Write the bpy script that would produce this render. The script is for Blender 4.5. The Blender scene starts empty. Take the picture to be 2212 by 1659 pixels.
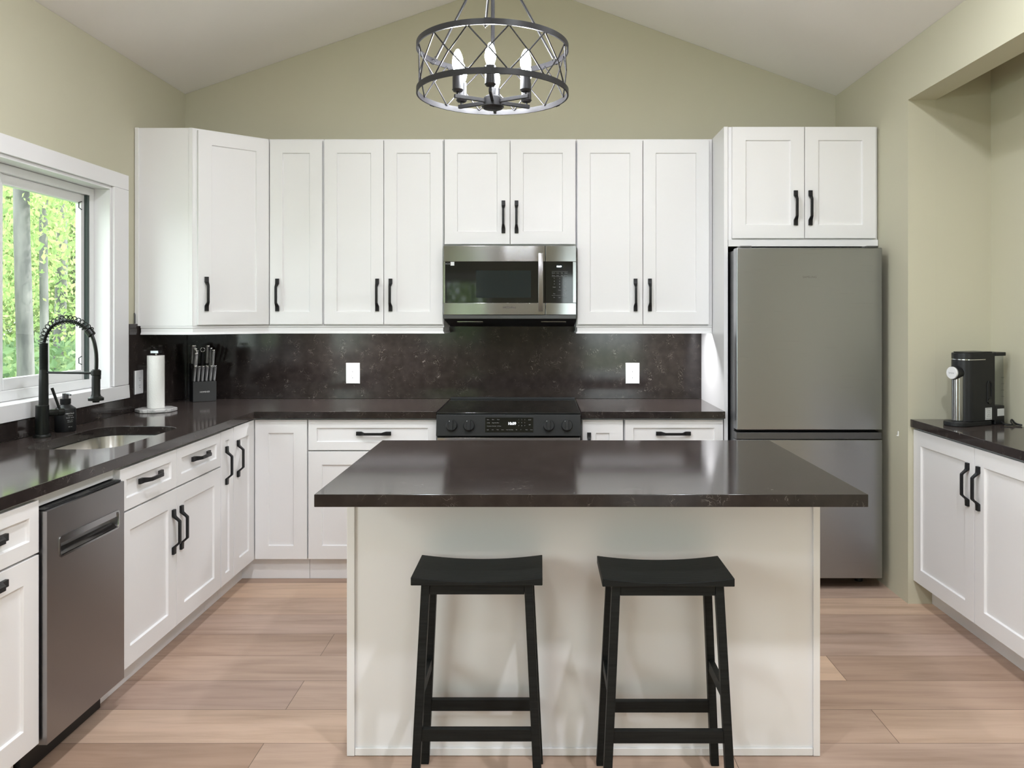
import bpy, bmesh, math, random
from mathutils import Vector, Matrix

random.seed(7)
PI = math.pi
R = math.radians
SC = bpy.context.scene
COL = SC.collection

# ------------------------------------------------------------------ camera
cam_d = bpy.data.cameras.new('camera')
cam = bpy.data.objects.new('camera', cam_d)
COL.objects.link(cam)
cam.location = (0, 0, 1.432)
cam.rotation_euler = (R(90), 0, 0)
cam_d.sensor_fit = 'HORIZONTAL'
cam_d.sensor_width = 36.0
cam_d.lens = 36.0 * 1720.0 / 2212.0
cam_d.shift_x = -(1167.1 - 1106.0) / 2212.0
cam_d.shift_y = -(829.5 - 679.9) / 2212.0
cam_d.clip_start = 0.05
SC.camera = cam

# ------------------------------------------------------------------ world, sun, exposure
W = bpy.data.worlds.new('daylight_sky')
SC.world = W
W.use_nodes = True
bg = W.node_tree.nodes['Background']
bg.inputs[0].default_value = (0.90, 0.96, 1.0, 1)
bg.inputs[1].default_value = 4.3

def lamp(name, kind, loc, rot, energy, color=(1, 1, 1), parent=None, **kw):
    d = bpy.data.lights.new(name, kind)
    d.energy = energy
    d.color = color
    for k, v in kw.items():
        setattr(d, k, v)
    o = bpy.data.objects.new(name, d)
    COL.objects.link(o)
    o.location = loc
    o.rotation_euler = rot
    o.parent = parent
    return o

sun = lamp('sun', 'SUN', (6, 4, 12), (0, R(42), R(20)), 5.0, (1.0, 0.96, 0.88), angle=R(1.0))
# window openings guide the sky light into the room
for nm, loc, rot, sx, sy in (('sky_portal_sink_window', (-2.40, 3.40, 1.56), (0, R(-90), 0), 1.10, 1.40),
                             ('sky_portal_rear_window', (-1.50, -3.62, 1.45), (R(90), 0, 0), 1.0, 1.10),
                             ('sky_portal_added_window', (-2.40, 0.45, 1.50), (0, R(-90), 0), 1.2, 1.9),
                             ('sky_portal_rear_door', (1.20, -3.62, 1.05), (R(90), 0, 0), 1.0, 2.10)):
    p = lamp(nm, 'AREA', loc, rot, 1.0, shape='RECTANGLE', size=sx, size_y=sy)
    p.data.cycles.is_portal = True
# added lamp outside the added side window, brightens the room like daylight
lamp('added_side_daylight', 'AREA', (-2.40, 0.45, 1.53), (0, R(-90), 0), 17.0, (0.92, 0.98, 1.02), shape='RECTANGLE', size=1.15, size_y=1.85)

vs = SC.view_settings
SC.display_settings.display_device = 'sRGB'
vs.view_transform = 'Standard'
vs.look = 'None'
vs.gamma = 1.0
vs.use_curve_mapping = False
vs.exposure = 0.52
SC.cycles.caustics_reflective = False
SC.cycles.caustics_refractive = False

ADDED_LIGHT_W = 13.0
LED_W = 4.2
BULB_E = 155.0

# ------------------------------------------------------------------ materials
def mat(name, color, rough=0.5, metal=0.0, spec=0.5, **kw):
    m = bpy.data.materials.new(name)
    m.use_nodes = True
    b = m.node_tree.nodes['Principled BSDF']
    b.inputs['Base Color'].default_value = (*color, 1)
    b.inputs['Roughness'].default_value = rough
    b.inputs['Metallic'].default_value = metal
    b.inputs['Specular IOR Level'].default_value = spec
    for k, v in kw.items():
        b.inputs[k.replace('_', ' ')].default_value = v
    return m

def N(m, t, **inp):
    n = m.node_tree.nodes.new(t)
    for k, v in inp.items():
        if k in n.inputs:
            n.inputs[k].default_value = v
        else:
            setattr(n, k, v)
    return n

def L(m, a, b):
    m.node_tree.links.new(a, b)

def bsdf(m):
    return m.node_tree.nodes['Principled BSDF']

def coords(m, scale=(1, 1, 1), loc=(0, 0, 0)):
    g = N(m, 'ShaderNodeNewGeometry')
    mp = N(m, 'ShaderNodeMapping')
    mp.inputs['Scale'].default_value = scale
    mp.inputs['Location'].default_value = loc
    L(m, g.outputs['Position'], mp.inputs['Vector'])
    return mp.outputs['Vector']

def ramp(m, fac, stops):
    r = N(m, 'ShaderNodeValToRGB')
    e = r.color_ramp.elements
    while len(e) < len(stops):
        e.new(0.5)
    for i, (p, c) in enumerate(stops):
        e[i].position = p
        e[i].color = (*c, 1) if len(c) == 3 else c
    L(m, fac, r.inputs['Fac'])
    return r

def bump(m, height, strength, dist=0.01):
    b = N(m, 'ShaderNodeBump')
    b.inputs['Strength'].default_value = strength
    b.inputs['Distance'].default_value = dist
    L(m, height, b.inputs['Height'])
    L(m, b.outputs['Normal'], bsdf(m).inputs['Normal'])

def plaster(name, color, rough=0.75):
    m = mat(name, color, rough, spec=0.3)
    n = N(m, 'ShaderNodeTexNoise', Scale=260.0, Detail=3.0)
    L(m, coords(m), n.inputs['Vector'])
    bump(m, n.outputs['Fac'], 0.08, 0.002)
    return m

M_WALL = plaster('sage_wall_paint', (0.565, 0.54, 0.415))
M_CEIL = plaster('white_ceiling_paint', (0.88, 0.85, 0.82))
M_WHITE = mat('white_cabinet_lacquer', (0.83, 0.82, 0.825), 0.34)
M_TRIM = mat('white_trim_paint', (0.83, 0.82, 0.83), 0.40)
M_VINYL = mat('white_window_vinyl', (0.80, 0.80, 0.80), 0.35)
M_GASKET = mat('dark_green_gasket', (0.045, 0.065, 0.06), 0.5)
M_BLACK = mat('matte_black_metal', (0.010, 0.010, 0.011), 0.42, spec=0.3)
M_FAUCET = mat('black_faucet_finish', (0.006, 0.007, 0.006), 0.33, spec=0.3)
M_BLKPLASTIC = mat('black_plastic', (0.014, 0.014, 0.015), 0.38, spec=0.35)
M_RANGEBLK = mat('black_range_enamel', (0.013, 0.014, 0.015), 0.34, spec=0.35)
M_GLASSBLK = mat('black_glass', (0.006, 0.007, 0.007), 0.05, spec=0.6)
M_INNER = mat('dark_oven_window', (0.012, 0.018, 0.020), 0.08)
M_GAP = mat('dark_gap', (0.01, 0.01, 0.01), 0.8)
M_PLASTW = mat('white_plastic', (0.86, 0.86, 0.86), 0.3)
M_SLOT = mat('outlet_slot', (0.03, 0.03, 0.035), 0.6)
M_PAPER = mat('paper_towel', (0.84, 0.83, 0.80), 0.95, spec=0.1)
M_LABELW = mat('white_print', (0.75, 0.75, 0.75), 0.6)
M_LABELG = mat('grey_print', (0.32, 0.33, 0.34), 0.6)
M_DARKPRINT = mat('dark_print', (0.05, 0.045, 0.05), 0.5)
M_CHROME = mat('polished_steel', (0.72, 0.72, 0.73), 0.16, 1.0)
M_KNIFE = mat('knife_steel', (0.68, 0.68, 0.69), 0.30, 0.75)
M_BLOCK = mat('charcoal_knife_block', (0.030, 0.031, 0.032), 0.5)
M_CANDLE = mat('black_chandelier_metal', (0.012, 0.0115, 0.013), 0.42, 0.0, 0.4)
M_BURN = mat('faint_burner_print', (0.022, 0.023, 0.024), 0.15)
M_STICKER = mat('white_sticker', (0.72, 0.73, 0.73), 0.5)

def emissive(name, color, strength):
    m = mat(name, color, 0.4)
    b = bsdf(m)
    b.inputs['Emission Color'].default_value = (*color, 1)
    b.inputs['Emission Strength'].default_value = strength
    return m

M_BULB = emissive('lit_bulb_glass', (0.94, 0.96, 1.0), BULB_E)
M_DIGIT = emissive('lit_clock_digits', (0.9, 0.95, 1.0), 2.5)
M_DIFFUSER = emissive('led_diffuser', (1.0, 0.98, 0.95), 3.0)

def thin_glass(name, tint=(0.96, 0.99, 0.97)):
    m = bpy.data.materials.new(name)
    m.use_nodes = True
    nt = m.node_tree
    nt.nodes.remove(bsdf(m))
    out = nt.nodes['Material Output']
    t = N(m, 'ShaderNodeBsdfTransparent')
    t.inputs[0].default_value = (*tint, 1)
    g = N(m, 'ShaderNodeBsdfGlossy')
    g.inputs['Roughness'].default_value = 0.0
    fr = N(m, 'ShaderNodeLayerWeight', Blend=0.25)
    pw = N(m, 'ShaderNodeMath', operation='POWER')
    L(m, fr.outputs['Facing'], pw.inputs[0])
    pw.inputs[1].default_value = 3.0
    ad = N(m, 'ShaderNodeMath', operation='MULTIPLY_ADD')
    L(m, pw.outputs[0], ad.inputs[0])
    ad.inputs[1].default_value = 0.35
    ad.inputs[2].default_value = 0.03
    mx = N(m, 'ShaderNodeMixShader')
    L(m, ad.outputs[0], mx.inputs[0])
    L(m, t.outputs[0], mx.inputs[1])
    L(m, g.outputs[0], mx.inputs[2])
    L(m, mx.outputs[0], out.inputs['Surface'])
    return m

M_GLASS = thin_glass('window_glass')
M_TANK = thin_glass('clear_tank_plastic', (0.82, 0.84, 0.86))

def steel(name, color, rough, aniso=0.75):
    m = mat(name, color, rough, 1.0)
    b = bsdf(m)
    b.inputs['Anisotropic'].default_value = aniso
    b.inputs['Anisotropic Rotation'].default_value = 0.25
    tg = N(m, 'ShaderNodeTangent')
    tg.direction_type = 'RADIAL'
    tg.axis = 'Z'
    L(m, tg.outputs[0], b.inputs['Tangent'])
    n = N(m, 'ShaderNodeTexNoise', Scale=1.0, Detail=3.0)
    L(m, coords(m, (3, 3, 900)), n.inputs['Vector'])
    mr = N(m, 'ShaderNodeMapRange')
    mr.inputs['To Min'].default_value = rough * 0.95
    mr.inputs['To Max'].default_value = rough * 1.06
    L(m, n.outputs['Fac'], mr.inputs['Value'])
    L(m, mr.outputs['Result'], b.inputs['Roughness'])
    return m

M_STEEL = steel('brushed_stainless', (0.38, 0.38, 0.385), 0.15, 0.9)
M_FRIDGE = steel('grey_fridge_steel', (0.335, 0.345, 0.36), 0.28)
M_DISH = steel('grey_dishwasher_steel', (0.34, 0.33, 0.33), 0.32)
M_SINK = steel('sink_stainless', (0.60, 0.58, 0.55), 0.26)
M_STEELDK = mat('dark_steel_strip', (0.12, 0.12, 0.125), 0.35, 0.9)

def quartz():
    m = mat('dark_brown_quartz', (0.030, 0.024, 0.022), 0.10, spec=0.45, Sheen_Weight=0.05, Sheen_Roughness=0.5, Sheen_Tint=(1.0, 0.78, 0.72, 1))
    b = bsdf(m)
    v = coords(m)
    base = N(m, 'ShaderNodeTexNoise', Scale=22.0, Detail=4.0)
    L(m, v, base.inputs['Vector'])
    r1 = ramp(m, base.outputs['Fac'], [(0.35, (0.0150, 0.0113, 0.0104)), (0.7, (0.025, 0.0195, 0.0180))])
    # short thin pale wisps
    w = N(m, 'ShaderNodeTexNoise', Scale=26.0, Detail=2.0, Distortion=1.6)
    L(m, v, w.inputs['Vector'])
    line = ramp(m, w.outputs['Fac'], [(0.488, (0, 0, 0)), (0.497, (1, 1, 1)), (0.506, (0, 0, 0))])
    k = N(m, 'ShaderNodeTexNoise', Scale=17.0, Detail=1.0)
    L(m, v, k.inputs['Vector'])
    mask = ramp(m, k.outputs['Fac'], [(0.52, (0, 0, 0)), (0.66, (1, 1, 1))])
    mul = N(m, 'ShaderNodeMath', operation='MULTIPLY')
    L(m, line.outputs['Color'], mul.inputs[0])
    L(m, mask.outputs['Color'], mul.inputs[1])
    mul2 = N(m, 'ShaderNodeMath', operation='MULTIPLY')
    L(m, mul.outputs[0], mul2.inputs[0])
    mul2.inputs[1].default_value = 0.6
    mx = N(m, 'ShaderNodeMix', data_type='RGBA')
    L(m, mul2.outputs[0], mx.inputs['Factor'])
    L(m, r1.outputs['Color'], mx.inputs[6])
    mx.inputs[7].default_value = (0.30, 0.27, 0.24, 1)
    L(m, mx.outputs[2], b.inputs['Base Color'])
    return m

M_QUARTZ = quartz()

def marble():
    m = mat('grey_marble', (0.6, 0.58, 0.57), 0.3)
    n = N(m, 'ShaderNodeTexNoise', Scale=9.0, Detail=5.0, Distortion=2.0)
    L(m, coords(m), n.inputs['Vector'])
    r = ramp(m, n.outputs['Fac'], [(0.40, (0.62, 0.60, 0.59)), (0.50, (0.36, 0.35, 0.35)), (0.56, (0.66, 0.64, 0.63))])
    L(m, r.outputs['Color'], bsdf(m).inputs['Base Color'])
    return m

M_MARBLE = marble()

def plank_floor():
    m = mat('oak_plank_floor', (0.4, 0.27, 0.19), 0.42, spec=0.4)
    b = bsdf(m)
    v = coords(m, (1, 1, 1), (20 * 1.55 + 0.35, -2.888 + 40 * 0.2275, 0))
    br = N(m, 'ShaderNodeTexBrick')
    br.offset = 0.37
    br.offset_frequency = 2
    br.squash = 1.0
    br.inputs['Color1'].default_value = (0, 0, 0, 1)
    br.inputs['Color2'].default_value = (1, 1, 1, 1)
    br.inputs['Mortar'].default_value = (0.5, 0.5, 0.5, 1)
    br.inputs['Scale'].default_value = 1.0
    br.inputs['Mortar Size'].default_value = 0.0012
    br.inputs['Mortar Smooth'].default_value = 0.1
    br.inputs['Bias'].default_value = 0.0
    br.inputs['Brick Width'].default_value = 1.55
    br.inputs['Row Height'].default_value = 0.2275
    L(m, v, br.inputs['Vector'])
    tone = ramp(m, br.outputs['Color'], [(0.0, (0.400, 0.268, 0.195)), (0.35, (0.550, 0.400, 0.315)),
                                         (0.65, (0.455, 0.325, 0.262)), (1.0, (0.665, 0.475, 0.345))])
    # shift the grain per plank
    sep = N(m, 'ShaderNodeCombineXYZ')
    sc = N(m, 'ShaderNodeMath', operation='MULTIPLY')
    L(m, br.outputs['Color'], sc.inputs[0])
    sc.inputs[1].default_value = 37.0
    L(m, sc.outputs[0], sep.inputs[2])
    add = N(m, 'ShaderNodeVectorMath', operation='ADD')
    g = coords(m, (1.6, 22, 1))
    L(m, g, add.inputs[0])
    L(m, sep.outputs[0], add.inputs[1])
    n1 = N(m, 'ShaderNodeTexNoise', Scale=1.0, Detail=6.0, Roughness=0.62, Distortion=0.5)
    L(m, add.outputs[0], n1.inputs['Vector'])
    g2 = coords(m, (0.9, 4.5, 1))
    add2 = N(m, 'ShaderNodeVectorMath', operation='ADD')
    L(m, g2, add2.inputs[0])
    L(m, sep.outputs[0], add2.inputs[1])
    n2 = N(m, 'ShaderNodeTexNoise', Scale=1.3, Detail=3.0, Distortion=1.2)
    L(m, add2.outputs[0], n2.inputs['Vector'])
    gr = ramp(m, n1.outputs['Fac'], [(0.30, (0.80, 0.77, 0.74)), (0.55, (1, 1, 1)), (0.8, (1.06, 1.06, 1.06))])
    gr2 = ramp(m, n2.outputs['Fac'], [(0.30, (0.84, 0.82, 0.80)), (0.50, (1, 1, 1)), (0.75, (1.05, 1.04, 1.03))])
    m1 = N(m, 'ShaderNodeMix', data_type='RGBA', blend_type='MULTIPLY')
    m1.inputs['Factor'].default_value = 1.0
    L(m, tone.outputs['Color'], m1.inputs[6])
    L(m, gr.outputs['Color'], m1.inputs[7])
    m2 = N(m, 'ShaderNodeMix', data_type='RGBA', blend_type='MULTIPLY')
    m2.inputs['Factor'].default_value = 1.0
    L(m, m1.outputs[2], m2.inputs[6])
    L(m, gr2.outputs['Color'], m2.inputs[7])
    m3 = N(m, 'ShaderNodeMix', data_type='RGBA')
    L(m, br.outputs['Fac'], m3.inputs['Factor'])
    L(m, m2.outputs[2], m3.inputs[6])
    m3.inputs[7].default_value = (0.13, 0.085, 0.06, 1)
    L(m, m3.outputs[2], b.inputs['Base Color'])
    inv = N(m, 'ShaderNodeMath', operation='SUBTRACT')
    inv.inputs[0].default_value = 1.0
    L(m, br.outputs['Fac'], inv.inputs[1])
    bump(m, inv.outputs[0], 0.25, 0.002)
    return m

M_FLOOR = plank_floor()

def stool_wood():
    m = mat('black_stained_wood', (0.007, 0.008, 0.008), 0.5, spec=0.2)
    n = N(m, 'ShaderNodeTexNoise', Scale=1.0, Detail=4.0)
    L(m, coords(m, (6, 160, 160)), n.inputs['Vector'])
    r = ramp(m, n.outputs['Fac'], [(0.3, (0.004, 0.0045, 0.0045)), (0.7, (0.011, 0.0125, 0.012))])
    L(m, r.outputs['Color'], bsdf(m).inputs['Base Color'])
    bump(m, n.outputs['Fac'], 0.15, 0.002)
    return m

M_STOOL = stool_wood()

def leaf_mat(name, stops):
    m = mat(name, (0.3, 0.5, 0.1), 0.6, spec=0.2)
    nt = m.node_tree
    g = N(m, 'ShaderNodeNewGeometry')
    r = ramp(m, g.outputs['Random Per Island'], stops)
    b = bsdf(m)
    L(m, r.outputs['Color'], b.inputs['Base Color'])
    tr = N(m, 'ShaderNodeBsdfTranslucent')
    L(m, r.outputs['Color'], tr.inputs['Color'])
    mx = N(m, 'ShaderNodeMixShader')
    mx.inputs[0].default_value = 0.45
    L(m, b.outputs[0], mx.inputs[1])
    L(m, tr.outputs[0], mx.inputs[2])
    L(m, mx.outputs[0], nt.nodes['Material Output'].inputs['Surface'])
    return m

M_LEAF = leaf_mat('spring_leaves', [(0.0, (0.23, 0.33, 0.13)), (0.5, (0.35, 0.46, 0.18)), (1.0, (0.52, 0.56, 0.26))])
M_LEAF2 = leaf_mat('undergrowth_leaves', [(0.0, (0.15, 0.24, 0.13)), (0.6, (0.22, 0.32, 0.16)), (1.0, (0.30, 0.38, 0.19))])

def bark():
    m = mat('grey_bark', (0.34, 0.31, 0.28), 0.9)
    n = N(m, 'ShaderNodeTexNoise', Scale=1.0, Detail=5.0)
    L(m, coords(m, (9, 9, 2)), n.inputs['Vector'])
    r = ramp(m, n.outputs['Fac'], [(0.3, (0.07, 0.068, 0.072)), (0.7, (0.21, 0.20, 0.20))])
    L(m, r.outputs['Color'], bsdf(m).inputs['Base Color'])
    return m

M_BARK = bark()
M_GRASS = mat('forest_grass', (0.20, 0.42, 0.10), 0.9)
_n = N(M_GRASS, 'ShaderNodeTexNoise', Scale=1.5, Detail=5.0)
L(M_GRASS, coords(M_GRASS), _n.inputs['Vector'])
_r = ramp(M_GRASS, _n.outputs['Fac'], [(0.35, (0.14, 0.20, 0.12)), (0.65, (0.22, 0.28, 0.16))])
L(M_GRASS, _r.outputs['Color'], bsdf(M_GRASS).inputs['Base Color'])

# ------------------------------------------------------------------ geometry helpers
class B:
    """collects shapes; build() links them as ONE mesh object"""
    def __init__(s, o=(0, 0, 0)):
        s.bm = bmesh.new()
        s.o = Vector(o)

    def v(s, p):
        return s.bm.verts.new(Vector(p) - s.o)

    def face(s, vs):
        try:
            return s.bm.faces.new(vs)
        except ValueError:
            return None

    def box(s, x0, y0, z0, x1, y1, z1):
        x0, x1 = min(x0, x1), max(x0, x1)
        y0, y1 = min(y0, y1), max(y0, y1)
        z0, z1 = min(z0, z1), max(z0, z1)
        p = [s.v(q) for q in ((x0, y0, z0), (x1, y0, z0), (x1, y1, z0), (x0, y1, z0),
                              (x0, y0, z1), (x1, y0, z1), (x1, y1, z1), (x0, y1, z1))]
        for f in ((3, 2, 1, 0), (4, 5, 6, 7), (0, 1, 5, 4), (1, 2, 6, 5), (2, 3, 7, 6), (3, 0, 4, 7)):
            s.face([p[i] for i in f])
        return s

    def loft(s, rings, caps=True, closed=False):
        rr = [[s.v(p) for p in r] for r in rings]
        n = len(rr[0])
        m = len(rr)
        for i in range(m if closed else m - 1):
            a, b = rr[i], rr[(i + 1) % m]
            for k in range(n):
                s.face([a[k], a[(k + 1) % n], b[(k + 1) % n], b[k]])
        if caps and not closed:
            s.face(list(reversed(rr[0])))
            s.face(rr[-1])
        return s

    def prism(s, pts, z0, z1):
        return s.loft([[(x, y, z0) for x, y in pts], [(x, y, z1) for x, y in pts]])

    def cyl(s, a, b, r0, r1=None, n=20):
        return s.tube([a, b], [r0, r0 if r1 is None else r1], n)

    def tube(s, path, r, n=10, closed=False):
        P = [Vector(p) for p in path]
        rs = r if isinstance(r, (list, tuple)) else [r] * len(P)
        rings = []
        up = None
        for i, p in enumerate(P):
            a = P[i - 1] if (i > 0 or closed) else p
            b = P[(i + 1) % len(P)] if (i < len(P) - 1 or closed) else p
            t = (b - a).normalized()
            if up is None:
                up = Vector((0, 0, 1)) if abs(t.z) < 0.9 else Vector((0, 1, 0))
            e1 = up - t * up.dot(t)
            if e1.length < 1e-6:
                e1 = Vector((1, 0, 0)) - t * t.x
            e1.normalize()
            up = e1
            e2 = t.cross(e1)
            rings.append([p + (e1 * math.cos(2 * PI * k / n) + e2 * math.sin(2 * PI * k / n)) * rs[i] for k in range(n)])
        return s.loft(rings, True, closed)

    def lathe(s, prof, c=(0, 0, 0), n=32):
        """prof: (radius, z) pairs, around a vertical axis through c"""
        c = Vector(c)
        return s.loft([[c + Vector((max(r, 1e-4) * math.cos(2 * PI * k / n), max(r, 1e-4) * math.sin(2 * PI * k / n), z))
                        for k in range(n)] for r, z in prof])

    def slab(s, outer, holes, z0, z1):
        for z in (z0, z1):
            edges = []
            for loop in [outer] + holes:
                vs_ = [s.v((x, y, z)) for x, y in loop]
                for i in range(len(vs_)):
                    edges.append(s.bm.edges.new((vs_[i], vs_[(i + 1) % len(vs_)])))
            bmesh.ops.triangle_fill(s.bm, use_beauty=True, edges=edges)
        for loop in [outer] + holes:
            a = [s.v((x, y, z0)) for x, y in loop]
            b = [s.v((x, y, z1)) for x, y in loop]
            for i in range(len(a)):
                j = (i + 1) % len(a)
                s.face([a[i], a[j], b[j], b[i]])
        bmesh.ops.remove_doubles(s.bm, verts=s.bm.verts, dist=1e-6)
        return s

    def xform(s, M):
        s.bm.transform(M)
        return s

    def mesh(s, name, m, smooth=35):
        bmesh.ops.recalc_face_normals(s.bm, faces=s.bm.faces)
        me = bpy.data.meshes.new(name)
        s.bm.to_mesh(me)
        s.bm.free()
        for mm in (m if isinstance(m, (list, tuple)) else [m]):
            me.materials.append(mm)
        for p in me.polygons:
            p.use_smooth = True
        me.set_sharp_from_angle(angle=R(smooth))
        return me

    def build(s, name, m, parent=None, bevel=0.0, seg=2, smooth=35):
        return link(name, s.mesh(name, m, smooth), parent, bevel, seg)

def link(name, me, parent=None, bevel=0.0, seg=2):
    o = bpy.data.objects.new(name, me)
    COL.objects.link(o)
    o.parent = parent
    if bevel:
        b = o.modifiers.new('bevel', 'BEVEL')
        b.width = bevel
        b.segments = seg
        b.limit_method = 'ANGLE'
        b.angle_limit = R(40)
        b.harden_normals = True
    return o

def tag(o, label=None, cat=None, group=None, kind=None):
    if label:
        o['label'] = label
    if cat:
        o['category'] = cat
    if group:
        o['group'] = group
    if kind:
        o['kind'] = kind
    return o

def thing(name, label, cat, loc=(0, 0, 0), rz=0.0, group=None, kind=None):
    o = bpy.data.objects.new(name, None)
    COL.objects.link(o)
    o.empty_display_size = 0.05
    o.location = loc
    o.rotation_euler = (0, 0, rz)
    return tag(o, label, cat, group, kind)

def struct(o, label, cat):
    return tag(o, label, cat, kind='structure')

def dup(o, parent=None):
    c = o.copy()
    COL.objects.link(c)
    c.parent = parent
    for ch in list(o.children):
        dup(ch, c)
    return c

_fonts = {}
def text_mesh(items, m, name='lettering'):
    """items: (string, size, Matrix, align) -> one flat mesh; text lies in the local XY plane of its Matrix"""
    bm = bmesh.new()
    dg = None
    for s_, size, M, al in items:
        cu = bpy.data.curves.new('t', 'FONT')
        cu.body = s_
        cu.size = size
        cu.align_x = al
        cu.align_y = 'CENTER'
        cu.resolution_u = 3
        o = bpy.data.objects.new('t', cu)
        COL.objects.link(o)
        dg = bpy.context.evaluated_depsgraph_get()
        me = bpy.data.meshes.new_from_object(o.evaluated_get(dg))
        me.transform(M)
        bm.from_mesh(me)
        bpy.data.objects.remove(o)
        bpy.data.curves.remove(cu)
        bpy.data.meshes.remove(me)
    out = bpy.data.meshes.new(name)
    bm.to_mesh(out)
    bm.free()
    out.materials.append(m)
    return out

FRONT = Matrix.Rotation(R(90), 4, 'X')          # text facing -Y
def onfront(x, y, z):
    return Matrix.Translation((x, y, z)) @ FRONT

def rrect(x0, y0, x1, y1, r, n=6):
    pts = []
    for cx, cy, a0 in ((x1 - r, y1 - r, 0), (x0 + r, y1 - r, 90), (x0 + r, y0 + r, 180), (x1 - r, y0 + r, 270)):
        for k in range(n + 1):
            a = R(a0 + 90 * k / n)
            pts.append((cx + r * math.cos(a), cy + r * math.sin(a)))
    return pts

# ------------------------------------------------------------------ room shell
XL, XRW, YB, YR = -2.19, 1.822, 4.913, -3.45
RIDGE_X, RIDGE_Z, EAVE_L, EAVE_R = -0.145, 3.50, 2.794, 2.783

struct(B().box(-2.36, YR - 0.16, -0.10, 2.40, YB + 0.15, 0.0).build('floor', M_FLOOR),
       'light oak plank floor running across the kitchen', 'floor')

# ceiling: two slopes meeting at a ridge
c = B()
t = 0.12
xl, xr = -2.36, 1.97
def zslope(x):
    return EAVE_L + (RIDGE_Z - EAVE_L) * (x - XL) / (RIDGE_X - XL) if x < RIDGE_X else EAVE_R + (RIDGE_Z - EAVE_R) * (XRW - x) / (XRW - RIDGE_X)
sec = [(xl, zslope(xl)), (RIDGE_X, RIDGE_Z), (xr, zslope(xr)), (xr, zslope(xr) + t), (RIDGE_X, RIDGE_Z + t), (xl, zslope(xl) + t)]
c.loft([[(x, YR - 0.16, z) for x, z in sec], [(x, YB + 0.15, z) for x, z in sec]])
struct(c.build('ceiling', M_CEIL), 'white vaulted ceiling with a central ridge', 'ceiling')

def gable(y0, y1):
    b = B()
    s_ = [(-2.36, 0), (1.97, 0), (1.97, zslope(1.97) - 0.001), (RIDGE_X, RIDGE_Z - 0.001), (-2.36, zslope(-2.36) - 0.001)]
    return b.loft([[(x, y0, z) for x, z in s_], [(x, y1, z) for x, z in s_]])
struct(gable(YB, YB + 0.15).build('wall_back', M_WALL), 'sage painted gable wall behind the wall cabinets', 'wall')

# left wall with the sink window opening
WY0, WY1, WZ0, WZ1 = 2.70, 4.06, 1.045, 2.087
b = B()
zt = EAVE_L - 0.002
b.box(XL - 0.16, YR, 0, XL, -0.5, zt).box(XL - 0.16, 1.4, 0, XL, WY0, zt).box(XL - 0.16, -0.5, 0, XL, 1.4, 0.95).box(XL - 0.16, -0.5, WZ1, XL, 1.4, zt).box(XL - 0.16, WY1, 0, XL, YB, zt)
b.box(XL - 0.16, WY0, 0, XL, WY1, WZ0).box(XL - 0.16, WY0, WZ1, XL, WY1, zt)
struct(b.build('wall_left', M_WALL), 'sage painted side wall around the sink window', 'wall')

# right wall with a wide opening to the coffee niche
NY0, NY1, NZ, NXB = 0.60, 3.945, 2.497, 2.232
b = B()
zt = EAVE_R - 0.002
b.box(XRW, NY1, 0, XRW + 0.138, YB, zt).box(XRW, YR, 0, XRW + 0.138, NY0, zt)
b.box(XRW, NY0, NZ, XRW + 0.138, NY1, zt)
struct(b.build('wall_right', M_WALL), 'sage painted wall with a wide opening to the coffee niche', 'wall')
b = B()
b.box(NXB, NY0 - 0.1, 0, NXB + 0.12, NY1 + 0.1, 2.80)
b.box(XRW + 0.1382, NY1, 0, NXB, NY1 + 0.1, 2.80)
b.box(XRW + 0.1382, NY0 - 0.1, 0, NXB, NY0, 2.80)
b.box(XRW + 0.1382, NY0, 2.70, NXB, NY1, 2.80)
struct(b.build('wall_niche', M_WALL), 'sage painted inside of the coffee niche', 'wall')

# rear wall (behind the photographer) with a window and a glazed door
def opened_gable():
    b = B()
    y0, y1 = YR - 0.16, YR
    xs = [(-2.36, -2.0, None), (-2.0, -1.0, (0.9, 2.0)), (-1.0, -0.4, None), (-0.4, 0.7, None), (0.7, 1.7, (0.0, 2.1)), (1.7, 1.97, None)]
    for x0, x1, hole in xs:
        parts = [(x0, x1)] if not (x0 < RIDGE_X < x1) else [(x0, RIDGE_X), (RIDGE_X, x1)]
        for a, c_ in parts:
            lo = 0.0 if hole is None else hole[1]
            s_ = [(a, lo), (c_, lo), (c_, zslope(c_) - 0.001), (a, zslope(a) - 0.001)]
            b.loft([[(x, y0, z) for x, z in s_], [(x, y1, z) for x, z in s_]])
            if hole and hole[0] > 0:
                b.box(a, y0, 0, c_, y1, hole[0])
    return b
struct(opened_gable().build('wall_rear', M_WALL), 'sage painted wall behind the camera', 'wall')

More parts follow.
